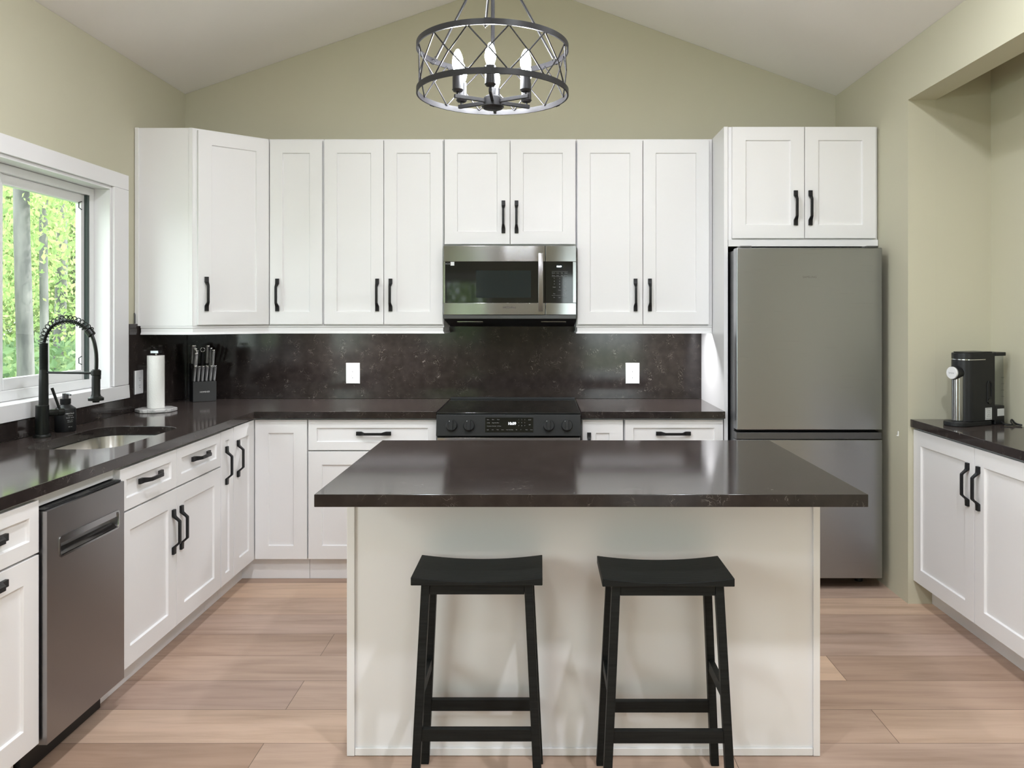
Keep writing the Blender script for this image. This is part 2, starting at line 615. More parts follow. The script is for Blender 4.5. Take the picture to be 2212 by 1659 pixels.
def rear_unit(name, x0, z0, x1, z1, label, cat, split=False):
    r = thing(name, label, cat, ((x0 + x1) / 2, YR, z0), kind='structure')
    o = r.location
    f = B(o)
    w = 0.09
    f.box(x0 - w, YR, z0 - (w if z0 > 0.1 else 0), x0, YR + 0.02, z1 + w).box(x1, YR, z0 - (w if z0 > 0.1 else 0), x1 + w, YR + 0.02, z1 + w)
    f.box(x0, YR, z1, x1, YR + 0.02, z1 + w)
    if z0 > 0.1:
        f.box(x0, YR, z0 - w, x1, YR + 0.02, z0)
    f.build('casing', M_TRIM, r)
    s_ = B(o)
    k = 0.06
    bars = [(x0, x0 + k), (x1 - k, x1)] + ([((x0 + x1) / 2 - k / 2, (x0 + x1) / 2 + k / 2)] if split else [])
    for a, c_ in bars:
        s_.box(a, YR - 0.12, z0, c_, YR - 0.06, z1)
    s_.box(x0 + k, YR - 0.119, z0, x1 - k, YR - 0.061, z0 + k).box(x0 + k, YR - 0.119, z1 - k, x1 - k, YR - 0.061, z1)
    s_.build('sash', M_VINYL, r)
    B(o).box(x0 + k, YR - 0.092, z0 + k, x1 - k, YR - 0.088, z1 - k).build('pane', M_GLASS, r)
    return r
rear_unit('window_2', -2.0, 0.9, -1.0, 2.0, 'white framed window in the wall behind the camera', 'window')
rear_unit('door_1', 0.7, 0.002, 1.7, 2.1, 'glazed patio door in the wall behind the camera', 'door')

def added_side_window(y0, y1, z0, z1):  # unseen window, added to let more daylight into the room
    r = thing('added_window', 'added unseen white framed window in the sink wall beside the camera', 'window', (XL, (y0 + y1) / 2, z0), kind='structure')
    o = r.location
    w = 0.088
    f = B(o)
    f.box(XL, y0 - w, z0 - w, XL + 0.018, y0, z1 + w).box(XL, y1, z0 - w, XL + 0.018, y1 + w, z1 + w)
    f.box(XL, y0, z1, XL + 0.018, y1, z1 + w).box(XL, y0, z0 - w, XL + 0.018, y1, z0)
    f.build('casing', M_TRIM, r)
    k = 0.06
    s_ = B(o)
    for a, c_ in ((y0, y0 + k), (y1 - k, y1), ((y0 + y1) / 2 - k / 2, (y0 + y1) / 2 + k / 2)):
        s_.box(XL - 0.12, a, z0, XL - 0.06, c_, z1)
    s_.box(XL - 0.119, y0 + k, z0, XL - 0.061, y1 - k, z0 + k).box(XL - 0.119, y0 + k, z1 - k, XL - 0.061, y1 - k, z1)
    s_.build('sash', M_VINYL, r)
    B(o).box(XL - 0.092, y0 + k, z0 + k, XL - 0.088, y1 - k, z1 - k).build('pane', M_GLASS, r)
added_side_window(-0.5, 1.4, 0.95, WZ1)

# ------------------------------------------------------------------ sink window
w1 = thing('window_1', 'white sliding window over the sink with trees beyond', 'window', (XL, (WY0 + WY1) / 2, WZ0), kind='structure')
o = w1.location
b = B(o)
cw, ct = 0.088, 0.018
zb = 0.994
# casing: head, legs, and a sloping apron sill
b.box(XL, WY0 - cw, WZ1, XL + ct, WY1 + 0.144, WZ1 + 0.078)
b.box(XL, WY1 + 0.002, WZ0 + 0.02, XL + ct, WY1 + 0.144, WZ1 - 0.0005)
b.box(XL, WY0 - cw, WZ0 + 0.02, XL + ct, WY0, WZ1 - 0.0005)
b.build('casing', M_TRIM, w1, 0.002)
b = B(o)
b.loft([[(XL, y, zb), (XL + 0.024, y, zb), (XL + 0.024, y, zb + 0.012), (XL + ct + 0.002, y, WZ0 + 0.018), (XL, y, WZ0 + 0.018)] for y in (WY0 - cw, WY1 + 0.144)])
b.build('apron', M_TRIM, w1, 0.0015)
b = B(o)
xo = XL - 0.13
b.box(xo, WY0 + 0.0005, WZ1 - 0.016, XL + 0.004, WY1 - 0.0005, WZ1 - 0.0005)
b.box(xo, WY0 + 0.0005, WZ0 + 0.0005, XL + 0.004, WY1 - 0.0005, WZ0 + 0.018)
b.box(xo, WY1 - 0.016, WZ0 + 0.018, XL + 0.004, WY1 - 0.0005, WZ1 - 0.016)
b.box(xo, WY0 + 0.0005, WZ0 + 0.018, XL + 0.004, WY0 + 0.016, WZ1 - 0.016)
b.build('jamb_liner', M_TRIM, w1, 0.001)
# outer vinyl frame
def ring(b, x0, x1, y0, y1, z0, z1, w, wb=None):
    wb = w if wb is None else wb
    b.box(x0, y0, z0, x1, y0 + w, z1).box(x0, y1 - w, z0, x1, y1, z1)
    b.box(x0, y0 + w, z0, x1, y1 - w, z0 + wb).box(x0, y0 + w, z1 - w, x1, y1 - w, z1)
    return b
fz0, fz1 = WZ0 + 0.019, WZ1 - 0.017
ring(B(o), XL - 0.128, XL - 0.075, WY0 + 0.017, WY1 - 0.017, fz0, fz1, 0.038, 0.045).build('frame', M_VINYL, w1, 0.003)
MY = 3.385
ring(B(o), XL - 0.122, XL - 0.094, MY - 0.045, WY1 - 0.055, fz0 + 0.045, fz1 - 0.038, 0.045, 0.05)\
    .build('sash', M_VINYL, w1, 0.003)
ring(B(o), XL - 0.092, XL - 0.080, WY0 + 0.055, MY - 0.030, fz0 + 0.045, fz1 - 0.038, 0.045, 0.05)\
    .build('sash', M_VINYL, w1, 0.003)
B(o).box(XL - 0.0935, WY1 - 0.074, fz0 + 0.046, XL - 0.079, WY1 - 0.0555, fz1 - 0.039).build('screen_edge', M_GASKET, w1)
B(o).box(XL - 0.110, MY, fz0 + 0.095, XL - 0.106, WY1 - 0.10, fz1 - 0.083).build('pane', M_GLASS, w1)
B(o).box(XL - 0.088, WY0 + 0.10, fz0 + 0.095, XL - 0.084, MY - 0.075, fz1 - 0.083).build('pane', M_GLASS, w1)
for z in (1.205, 1.975):
    B(o).tube([(XL - 0.092, 3.962, z - 0.02), (XL - 0.092, 3.938, z - 0.013), (XL - 0.092, 3.938, z + 0.013), (XL - 0.092, 3.962, z + 0.02)], 0.0025, 6)\
        .build('latch', M_BLACK, w1)

# ------------------------------------------------------------------ cabinets
def handle_mesh(half=0.0935):
    b = B()
    hw = half
    secs = [(-hw, 0.0, 0.0105, 0.011), (-hw + 0.026, 0.0, 0.0105, 0.012), (-hw + 0.030, 0.001, 0.0100, 0.014),
            (-hw + 0.047, 0.022, 0.0070, 0.034), (-hw + 0.052, 0.025, 0.0068, 0.035)]
    rings = []
    for s_, d0, w, d1 in secs:
        rings.append([(-w, -d0, s_), (w, -d0, s_), (w, -d1, s_), (-w, -d1, s_)])
    for s_, d0, w, d1 in reversed(secs):
        rings.append([(-w, -d0, -s_), (w, -d0, -s_), (w, -d1, -s_), (-w, -d1, -s_)])
    b.loft(rings)
    return b.mesh('bar_handle', M_BLACK)
HM = handle_mesh()

def add_handle(door, x, z, y=-0.02, horiz=False):
    h = link('handle', HM, door, 0.0012)
    h.location = (x, y, z)
    if horiz:
        h.rotation_euler = (0, R(90), 0)
    return h

def shaker(b, x0, z0, x1, z1, rail=0.072, y=0.0, t=0.02, rec=0.009):
    e = 0.003
    def q(x0, z0, x1, z1, y):
        return [(x0, y, z0), (x1, y, z0), (x1, y, z1), (x0, y, z1)]
    a, c_ = rail, rail + e
    b.loft([q(x0, z0, x1, z1, y), q(x0, z0, x1, z1, y - t), q(x0 + a, z0 + a, x1 - a, z1 - a, y - t),
            q(x0 + c_, z0 + c_, x1 - c_, z1 - c_, y - t + rec)])
    return b

def cabinet(name, label, loc, rz, w, h, d, fronts, group=None, toe=None, cat='cabinet', frame_l=0.0, frame_r=0.0, z_low=0.0, rail_low=None):
    """local frame: x along the width, front carcass plane at y=0 facing -y, body towards +y"""
    r = thing(name, label, cat, loc, rz, group)
    b = B()
    zb = toe[0] if toe else 0.0
    b.box(0.0008, 0, zb, w - 0.0008, d, h)
    b.build('body', M_WHITE, r, 0.001)
    if toe:
        B().box(0.0008, toe[1], 0.001, w - 0.0008, toe[1] + 0.016, toe[0] - 0.0005).build('toe_kick', M_WHITE, r)
    for f in fronts:
        kind, x0, z0, x1, z1 = f[:5]
        rail = f[6] if len(f) > 6 else 0.072
        dr = shaker(B(), x0, z0, x1, z1, rail, -0.001).build(kind, M_WHITE, r, 0.0012)
        for hx, hz, hor in (f[5] or []):
            add_handle(dr, hx, hz, -0.0205, hor)
    return r

UB, UT = 1.371, 2.442          # wall cabinets, bottom and top
YU = 4.581                     # their carcass front
UD = YB - 0.003 - YU
UG = 'white shaker wall cabinets'
def upper(label, x0, x1, fronts, z0=UB, z1=UT):
    fr = []
    for k, a, c_, e, f, hs in fronts:
        fr.append((k, a - x0, e - z0, c_ - x0, f - z0, [(hx - x0, hz - z0, False) for hx, hz in hs]))
    return cabinet('wall_cabinet', label, (x0, YU, z0), 0, x1 - x0, z1 - z0, UD, fr, UG)

DZ0, DZ1 = 1.377, 2.431
upper('narrow single-door white wall cabinet next to the diagonal corner cabinet', -1.561, -1.2435,
      [('door', -1.549, -1.2495, DZ0, DZ1, [(-1.505, 1.545)])])
upper('tall two-door white wall cabinet on the sink side of the microwave', -1.2425, -0.554,
      [('door', -1.238, -0.8985, DZ0, DZ1, [(-0.933, 1.545)]), ('door', -0.895, -0.558, DZ0, DZ1, [(-0.857, 1.545)])])
upper('short two-door white wall cabinet directly above the microwave', -0.553, 0.2065,
      [('door', -0.548, -0.1745, 1.836, DZ1, [(-0.211, 1.992)]), ('door', -0.1710, 0.2010, 1.836, DZ1, [(-0.136, 1.992)])], z0=1.829)
upper('tall two-door white wall cabinet between microwave and fridge', 0.2075, 0.9890,
      [('door', 0.2130, 0.5860, DZ0, DZ1, [(0.545, 1.545)]), ('door', 0.5895, 0.9660, DZ0, DZ1, [(0.627, 1.545)])])

# diagonal corner wall cabinet
r = thing('corner_wall_cabinet', 'diagonal white corner wall cabinet with single door, beside the window', 'cabinet', (-1.875, 4.303, UB), 0, UG)
o = r.location
b = B(o)
b.prism([(-2.187, 4.910), (-2.187, 4.303), (-1.878, 4.303), (-1.563, 4.580), (-1.563, 4.910)], UB, UT)
b.build('body', M_WHITE, r, 0.001)
B(o).box(-2.187, 4.292, UB, -2.166, 4.3025, UT).build('scribe_moulding', M_WHITE, r, 0.002)
B(o).box(-1.898, 4.299, UB, -1.8785, 4.3025, UT).build('stile', M_WHITE, r, 0.001)
ang = math.atan2(4.580 - 4.303, -1.563 + 1.878)
dl = math.hypot(4.580 - 4.303, -1.563 + 1.878)
b = shaker(B(), 0.022, DZ0 - UB, dl - 0.006, DZ1 - UB)
M_ = Matrix.Translation((-1.878 + 1.875, 0, 0)) @ Matrix.Rotation(ang, 4, 'Z')
b.xform(Matrix.Translation(Vector((0.6, -0.75, 0)) * 0.001) @ M_)
dr = b.build('door', M_WHITE, r, 0.0012)
h = link('handle', HM, dr, 0.0012)
h.location = M_ @ Vector((0.022 + 0.042, -0.0215, 1.545 - UB))
h.rotation_euler = (0, 0, ang)

# light rails under the wall cabinets
def moulding(path, prof, name, m, label, cat):
    """prof: (outward, z). path runs so that outward is to its right"""
    b = B()
    P = [Vector((x, y, 0)) for x, y in path]
    rings = []
    for i, p in enumerate(P):
        d0 = (P[i] - P[i - 1]).normalized() if i > 0 else (P[1] - P[0]).normalized()
        d1 = (P[i + 1] - P[i]).normalized() if i < len(P) - 1 else d0
        n0 = Vector((d0.y, -d0.x, 0))
        n1 = Vector((d1.y, -d1.x, 0))
        nn = (n0 + n1).normalized()
        nn = nn / max(0.3, nn.dot(n0))
        rings.append([p + nn * a + Vector((0, 0, z)) for a, z in prof])
    b.loft(rings)
    return tag(b.build(name, m, None, 0.0008), label, cat)
railp = [(-0.018, UB - 0.0008), (0.002, UB - 0.0008), (0.002, UB - 0.010), (-0.003, UB - 0.013), (-0.004, UB - 0.034), (0.001, UB - 0.040),
         (0.003, UB - 0.047), (-0.018, UB - 0.047)]
moulding([(-2.160, 4.303), (-1.878, 4.303), (-1.563, 4.580), (-0.555, 4.580), (-0.555, 4.888)], railp, 'light_rail', M_WHITE,
         'white moulding under the wall cabinets from window corner to microwave', 'moulding')
moulding([(0.209, 4.888), (0.209, 4.580), (0.988, 4.580)], railp, 'light_rail', M_WHITE,
         'white moulding under the wall cabinet between microwave and fridge', 'moulding')

def led(label, x0, x1, y, w):
    r = thing('under_cabinet_light', label, 'light', ((x0 + x1) / 2, y, UB - 0.014))
    o = r.location
    B(o).box(x0, y - 0.018, UB - 0.014, x1, y + 0.018, UB - 0.001).build('housing', M_PLASTW, r)
    a = lamp('led_strip', 'AREA', (0, 0, -0.002), (0, 0, 0), w, (0.98, 0.98, 1.0), r, shape='RECTANGLE', size=x1 - x0 - 0.02, size_y=0.02)
    return r
led('thin light strip under the wall cabinets, sink side of microwave', -1.50, -0.60, 4.635, LED_W * 1.25)
led('thin light strip under the wall cabinet next to fridge', 0.26, 0.94, 4.635, LED_W)

# fridge surround
ep = B().box(0.9905, 4.293, 0.001, 1.0115, 4.910, 2.446).build('end_panel', M_WHITE, None, 0.001)
tag(ep, 'tall white side panel between the wall cabinets and the fridge', 'panel')
r = cabinet('fridge_top_cabinet', 'short two-door white cabinet directly above the fridge', (1.0125, 4.300, 1.800), 0, 0.8075, 0.646, 0.610,
            [('door', 0.0195, 0.043, 0.4065, 0.642, [(0.359, 0.206, False)]), ('door', 0.4100, 0.043, 0.7915, 0.642, [(0.438, 0.206, False)])])
B().box(0.0008, -0.012, 0.0, 0.8067, -0.0005, 0.036).build('bottom_rail', M_WHITE, r, 0.001)

# base cabinets, back run (front carcass plane y=4.301)
BH = 0.8755
TOE = (0.112, 0.021)
YC = 4.301
BDp = 4.890 - YC
def base(label, x0, x1, fronts, name='base_cabinet', toe=TOE):
    fr = []
    for f in fronts:
        k, a, c_, e, g, hs = f[:6]
        fr.append((k, a - x0, e, c_ - x0, g, [(hx - x0, hz, ho) for hx, hz, ho in hs]) + tuple(f[6:]))
    return cabinet(name, label, (x0, YC, 0), 0, x1 - x0, BH, BDp, fr, 'white shaker base cabinets', toe)
base('wide white drawer base cabinet on the sink side of the range', -1.2505, -0.5560,
     [('drawer', -1.2465, -0.5585, 0.704, 0.868, [(-0.895, 0.794, True)], 0.045),
      ('drawer', -1.2465, -0.5585, 0.412, 0.697, [(-0.895, 0.600, True)], 0.072),
      ('drawer', -1.2465, -0.5585, 0.118, 0.405, [(-0.895, 0.310, True)], 0.072)][:1] +
     [('door', -1.2465, -0.9045, 0.118, 0.697, [(-0.942, 0.522, False)]), ('door', -0.9010, -0.5585, 0.118, 0.697, [(-0.863, 0.522, False)])])
base('slim single-door white base cabinet right beside the range, next to the drawer cabinet', 0.2205, 0.4490,
     [('door', 0.2265, 0.4440, 0.118, 0.868, [(0.262, 0.706, False)])])
base('white drawer base cabinet between the slim cabinet and the fridge', 0.4505, 0.9890,
     [('drawer', 0.4560, 0.9830, 0.704, 0.868, [(0.715, 0.794, True)], 0.045),
      ('door', 0.4560, 0.7180, 0.118, 0.697, [(0.680, 0.522, False)]), ('door', 0.7215, 0.9830, 0.118, 0.697, [(0.760, 0.522, False)])])

# corner base cabinet: L shaped, one door on each run
XF = -1.558                    # left run carcass front plane
r = thing('corner_base_cabinet', 'white corner base cabinet with two hinged doors meeting at the inside corner', 'cabinet', (-1.558, 4.301, 0), 0,
          'white shaker base cabinets')
o = r.location
Lp = [(-2.165, 4.890), (-2.165, 3.9925), (XF, 3.9925), (XF, YC), (-1.2515, YC), (-1.2515, 4.890)]
B(o).prism(Lp, 0.112, BH).build('body', M_WHITE, r, 0.001)
b = B(o)
b.prism([(XF - 0.076, 3.9925), (XF - 0.060, 3.9925), (XF - 0.060, YC + 0.021), (-1.2515, YC + 0.021), (-1.2515, YC + 0.037), (XF - 0.076, YC + 0.037)], 0.001, 0.1115)
b.build('toe_kick', M_WHITE, r)
shaker(B(o), -1.534, 0.118, -1.2545, 0.868, 0.072, YC - 0.001).build('door', M_WHITE, r, 0.0012)
b = shaker(B(), 3.9955, 0.118, 4.276, 0.868, 0.072, 0)
Mz = Matrix.Translation((XF + 0.001, 0, 0)) @ Matrix.Rotation(R(90), 4, 'Z')
b.xform(Matrix.Translation(-o) @ Mz)
dr = b.build('door', M_WHITE, r, 0.0012)
h = link('handle', HM, dr, 0.0012)
h.location = (XF + 0.0215 - o.x, 4.040 - o.y, 0.703)
h.rotation_euler = (0, 0, R(90))

# left run: faces +X
def lbase(label, y0, y1, fronts, name='base_cabinet'):
    fr = []
    for f in fronts:
        k, a, c_, e, g, hs = f[:6]
        fr.append((k, a - y0, e, c_ - y0, g, [(hx - y0, hz, ho) for hx, hz, ho in hs]) + tuple(f[6:]))
    return cabinet(name, label, (XF, y0, 0), R(90), y1 - y0, BH, 0.605, fr, 'white shaker base cabinets', (0.112, 0.060))
lbase('very slim white pull-out base cabinet between sink cabinet and corner cabinet', 3.8325, 3.9915,
      [('door', 3.8365, 3.9885, 0.118, 0.866, [(3.893, 0.695, False)], 0.050)])
# sink base: thin-walled so that the bowl hangs inside it
r = lbase('white sink base cabinet with two false drawers over two doors', 2.9085, 3.8315,
      [('drawer', 2.9125, 3.3630, 0.705, 0.864, [(3.137, 0.794, True)], 0.045), ('drawer', 3.3670, 3.8280, 0.705, 0.864, [(3.600, 0.794, True)], 0.045),
       ('door', 2.9125, 3.3630, 0.118, 0.698, [(3.330, 0.524, False)]), ('door', 3.3670, 3.8280, 0.118, 0.698, [(3.402, 0.524, False)])])
for ch in r.children:
    if ch.name.startswith('body'):
        b = B()
        w_ = 3.8315 - 2.9085
        b.box(0.0008, 0, 0.112, w_ - 0.0008, 0.018, BH).box(0.0008, 0.018, 0.112, 0.018, 0.605, BH).box(w_ - 0.018, 0.018, 0.112, w_ - 0.0008, 0.605, BH)
        b.box(0.018, 0.59, 0.112, w_ - 0.018, 0.605, BH).box(0.018, 0.018, 0.112, w_ - 0.018, 0.59, 0.13)
        ch.data = b.mesh('body', M_WHITE)
lbase('white cabinet nearest the camera, drawer above a door with horizontal handle', 1.945, 2.4440,
      [('drawer', 1.949, 2.4410, 0.704, 0.864, [(2.195, 0.794, True)], 0.045), ('door', 1.949, 2.4410, 0.118, 0.697, [(2.195, 0.662, True)])])
fp = B().box(XF - 0.020, 2.4460, 0.836, XF - 0.002, 2.9065, 0.8755).build('filler_strip', M_WHITE, None, 0.001)
tag(fp, 'white filler strip above the dishwasher door', 'filler strip')

# niche cabinet: faces -X
NF = 1.868
cabinet('base_cabinet', 'shallow two-door white cabinet under the coffee machine counter', (NF, 3.9435, 0), R(-90), 1.117, BH, 0.360,
        [('door', 0.003, 0.118, 0.5520, 0.866, [(0.508, 0.700, False)]), ('door', 0.5560, 0.118, 1.114, 0.866, [(0.592, 0.700, False)])],
        'white shaker base cabinets', (0.112, 0.072))

# ------------------------------------------------------------------ countertops and backsplash
CT0, CT1 = 0.8768, 0.915
hole = rrect(-2.022, 3.060, -1.650, 3.690, 0.105, 8)
b = B()
b.slab([(-2.168, 1.93), (-1.526, 1.93), (-1.526, 4.252), (-0.5555, 4.252), (-0.5555, 4.8915), (-2.168, 4.8915)], [hole], CT0, CT1)
tag(b.build('countertop', M_QUARTZ, None, 0.002), 'L-shaped dark brown quartz countertop with the sink cut-out', 'countertop')
tag(B().box(0.2185, 4.252, CT0, 0.9885, 4.8915, CT1).build('countertop', M_QUARTZ, None, 0.002),
    'short dark quartz countertop between the range and the fridge panel', 'countertop')
tag(B().box(1.832, 2.80, CT0, 2.230, 3.9435, CT1).build('countertop', M_QUARTZ, None, 0.002),
    'dark quartz countertop in the wall niche under the coffee machine', 'countertop')
tag(B().box(-2.1695, 4.893, CT1 + 0.0005, 0.9895, 4.9122, 1.383).build('backsplash', M_QUARTZ, None, 0.001),
    'dark speckled quartz slab on the back wall behind the range', 'backsplash')
tag(B().box(-2.1895, 4.2055, CT1 + 0.0005, -2.1705, 4.9122, 1.383).build('backsplash', M_QUARTZ, None, 0.001),
    'dark quartz slab on the side wall between window and corner', 'backsplash')
tag(B().box(-2.1895, 1.93, CT1 + 0.0005, -2.1705, 4.2045, 0.9925).build('backsplash', M_QUARTZ, None, 0.001),
    'low dark quartz upstand under the window behind the faucet', 'backsplash')

# ------------------------------------------------------------------ kitchen island
r = thing('kitchen_island', 'white kitchen island cabinet with plain panelled front', 'kitchen island', (0.14, 2.9, 0))
o = r.location
B(o).box(-0.622, 2.590, 0.001, 0.902, 3.240, 0.8765).build('body', M_WHITE, r)
for x0, x1 in ((-0.627, -0.602), (0.885, 0.907)):
    B(o).box(x0, 2.580, 0.0015, x1, 2.5895, 0.8760).build('corner_trim', M_WHITE, r, 0.0015)
B(o).box(-0.6015, 2.5815, 0.0015, 0.8845, 2.5895, 0.026).build('base_trim', M_WHITE, r, 0.002)
tag(B().box(-0.651, 2.290, 0.8785, 0.944, 3.281, CT1).build('countertop', M_QUARTZ, None, 0.002),
    'large rectangular dark brown quartz island top', 'countertop')

# ------------------------------------------------------------------ stools
def make_stool(loc, label):
    r = thing('bar_stool', label, 'stool', loc, 0, 'black saddle-seat stools at the island')
    b = B()
    n = 18
    hw, y0, y1, top = 0.1925, -0.111, 0.111, 0.665
    rings = []
    for i in range(n + 1):
        x = -hw + 2 * hw * i / n
        dip = 0.013 * (1 - (x / hw) ** 2)
        zb = top - 0.024
        rings.append([(x, y0, zb), (x, y1, zb), (x, y1, top - dip), (x, y0, top - dip)])
    b.loft(rings)
    b.build('seat', M_STOOL, r, 0.002)
    zt = top - 0.0245
    tx, ty, bx, by = 0.151, 0.088, 0.182, 0.112
    lw = 0.0125
    for sx in (-1, 1):
        for sy in (-1, 1):
            def sq(cx, cy, z):
                return [(cx - lw, cy - lw, z), (cx + lw, cy - lw, z), (cx + lw, cy + lw, z), (cx - lw, cy + lw, z)]
            B().loft([sq(sx * bx, sy * by, 0.0005), sq(sx * tx, sy * ty, zt)]).build('leg', M_STOOL, r, 0.0015)
    def at(z):
        k = z / zt
        return bx + (tx - bx) * k, by + (ty - by) * k
    X, Y = at(zt - 0.014)
    for s_ in (-1, 1):
        B().box(-X + lw, s_ * Y - 0.009, zt - 0.030, X - lw, s_ * Y + 0.009, zt - 0.0005).build('apron', M_STOOL, r, 0.001)
        B().box(s_ * X - 0.009, -Y + lw, zt - 0.030, s_ * X + 0.009, Y - lw, zt - 0.0005).build('apron', M_STOOL, r, 0.001)
    for s_, z in ((-1, 0.205), (1, 0.190)):
        X, Y = at(z)
        B().box(-X + lw - 0.001, s_ * Y - 0.009, z - 0.018, X - lw + 0.001, s_ * Y + 0.009, z + 0.018).build('stretcher', M_STOOL, r, 0.001)
    X, Y = at(0.325)
    for s_ in (-1, 1):
        B().box(s_ * X - 0.009, -Y + lw - 0.001, 0.308, s_ * X + 0.009, Y - lw + 0.001, 0.343).build('stretcher', M_STOOL, r, 0.001)
    return r
make_stool((-0.186, 2.435, 0), 'black wooden saddle stool at island, nearer the sink wall')
make_stool((0.373, 2.425, 0), 'black wooden saddle stool at island, nearer the fridge')

# ------------------------------------------------------------------ dishwasher
r = thing('dishwasher', 'slim stainless dishwasher with pocket handle, left of the sink cabinet', 'dishwasher', (XF, 2.676, 0), R(90))
# local x = world y - 2.676, local -y = towards the room
w0, w1_ = -0.226, 0.2285
B().box(w0 + 0.004, 0.0, 0.112, w1_ - 0.004, 0.58, 0.832).build('body', M_BLKPLASTIC, r)
px0, px1, pz0, pz1 = -0.161, 0.190, 0.668, 0.727
b = B()
yf, yk = -0.040, -0.0005
zlo, zhi = 0.108, 0.826
b.box(w0, yf, zlo, px0, yk, zhi).box(px1, yf, zlo, w1_, yk, zhi).box(px0, yf, zlo, px1, yk, pz0).box(px0, yf, pz1, px1, yk, zhi)
b.build('door', M_DISH, r)
b = B()
def rr2(m, y, rad):
    return [(x, y, z) for x, z in rrect(px0 - m, pz0 - m, px1 + m, pz1 + m, rad, 5)]
b.loft([rr2(0.004, yf + 0.001, 0.012), rr2(0.004, yf - 0.0025, 0.012), rr2(-0.002, yf - 0.0025, 0.009), rr2(-0.003, yf + 0.002, 0.009)], caps=False)
b.build('handle_rim', M_STEEL, r)
b = B()
b.loft([[(px0, y, z) for y, z in ((yf + 0.001, pz0), (yf + 0.030, pz0 + 0.016), (yf + 0.030, pz1 - 0.002), (yf + 0.034, pz1 - 0.002), (yf + 0.034, pz0))],
        [(px1, y, z) for y, z in ((yf + 0.001, pz0), (yf + 0.030, pz0 + 0.016), (yf + 0.030, pz1 - 0.002), (yf + 0.034, pz1 - 0.002), (yf + 0.034, pz0))]])
b.build('handle_pocket', M_DISH, r)
B().box(px0 + 0.001, yf + 0.002, pz1 - 0.020, px1 - 0.001, yf + 0.006, pz1 - 0.001).build('grip', M_STEEL, r, 0.001)
b = B()
b.box(w0 + 0.004, -0.030, 0.8265, w1_ - 0.004, -0.0005, 0.8315)
for k in range(14):
    for q in (-0.19, 0.05):
        x = q + k * 0.0105
        b.box(x, -0.026, 0.8315, x + 0.007, -0.012, 0.8328)
b.build('vent_strip', M_BLKPLASTIC, r)
B().box(w0 + 0.004, 0.045, 0.002, w1_ - 0.004, 0.060, 0.111).build('kick_plate', M_BLKPLASTIC, r)

# ------------------------------------------------------------------ range
r = thing('range', 'black slide-in electric range with four knobs', 'range', (-0.168, 4.25, 0))
o = r.location
x0, x1 = -0.5505, 0.2145
B(o).box(x0, 4.262, 0.06, x1, 4.885, 0.903).build('body', M_RANGEBLK, r)
b = B(o)
b.loft([[(x0 + 0.002, y, z), (x1 - 0.002, y, z), (x1 - 0.002, y, z + 0.010), (x0 + 0.002, y, z + 0.010)] for y, z in ((4.226, 0.9035), (4.870, 0.9065))])
b.build('cooktop', M_GLASSBLK, r, 0.003)
B(o).box(x0 + 0.002, 4.871, 0.905, x1 - 0.002, 4.888, 0.926).build('rear_trim', M_RANGEBLK, r, 0.003)
for bx, by, br in ((-0.36, 4.40, 0.10), (0.03, 4.40, 0.115), (-0.36, 4.70, 0.075), (0.03, 4.70, 0.075), (-0.168, 4.60, 0.05)):
    b = B(o)
    z = 0.9136 + (by - 4.226) / 0.644 * 0.003 + 0.0005
    n = 48
    b.loft([[(bx + rr_ * math.cos(2 * PI * k / n), by + rr_ * math.sin(2 * PI * k / n), z + (rr_ * math.sin(2 * PI * k / n)) * 0.0047) for k in range(n)] for rr_ in (br, br - 0.003)], caps=False)
    b.build('burner_mark', M_BURN, r)
# control fascia: slightly tilted
b = B(o)
tilt = [(4.222, 0.9030), (4.198, 0.792), (4.262, 0.792), (4.262, 0.9030)]
b.loft([[(x, y, z) for y, z in tilt] for x in (x0, x1)])
b.build('control_fascia', M_RANGEBLK, r, 0.003)
ta = math.atan2(4.222 - 4.198, 0.111)
def fas(x, z, out=0.0):
    """point on the tilted fascia"""
    y = 4.198 + (z - 0.792) * (0.024 / 0.111)
    return Vector((x, y, z)) + Vector((0, -math.cos(ta), math.sin(ta))) * out - o
def fasM(x, z, out=0.0006):
    return Matrix.Translation(fas(x, z, out)) @ Matrix.Rotation(-ta, 4, 'X') @ FRONT
for kx in (-0.468, -0.376, 0.045, 0.141):
    Mk = Matrix.Translation(fas(kx, 0.846)) @ Matrix.Rotation(-ta, 4, 'X')
    b = B()
    n = 32
    b.loft([[(r_ * math.cos(2 * PI * k / n), -y, r_ * math.sin(2 * PI * k / n)) for k in range(n)] for r_, y in ((0.0315, 0.0008), (0.0315, 0.004), (0.0285, 0.006), (0.028, 0.020), (0.0265, 0.022))])
    b.xform(Mk)
    kb = b.build('knob', M_RANGEBLK, r)
    B().box(-0.0085, -0.034, -0.027, 0.0085, -0.0205, 0.027).xform(Mk).build('grip', M_RANGEBLK, kb, 0.002)
    B().box(-0.012, -0.0228, 0.0195, -0.0095, -0.0221, 0.0235).xform(Mk).build('pointer', M_LABELW, kb)
Mk = Matrix.Translation(fas(-0.164, 0.848)) @ Matrix.Rotation(-ta, 4, 'X')
B().box(-0.127, -0.0012, -0.038, 0.127, 0.001, 0.040).xform(Mk).build('display_glass', M_GLASSBLK, r)
P = lambda dx, dz: Matrix.Translation(fas(-0.164, 0.848)) @ Matrix.Rotation(-ta, 4, 'X') @ Matrix.Translation((dx, -0.0016, dz)) @ FRONT
me = text_mesh([('10:09', 0.020, P(0.014, 0.008), 'CENTER')], M_DIGIT)
link('clock', me, r)
items = []
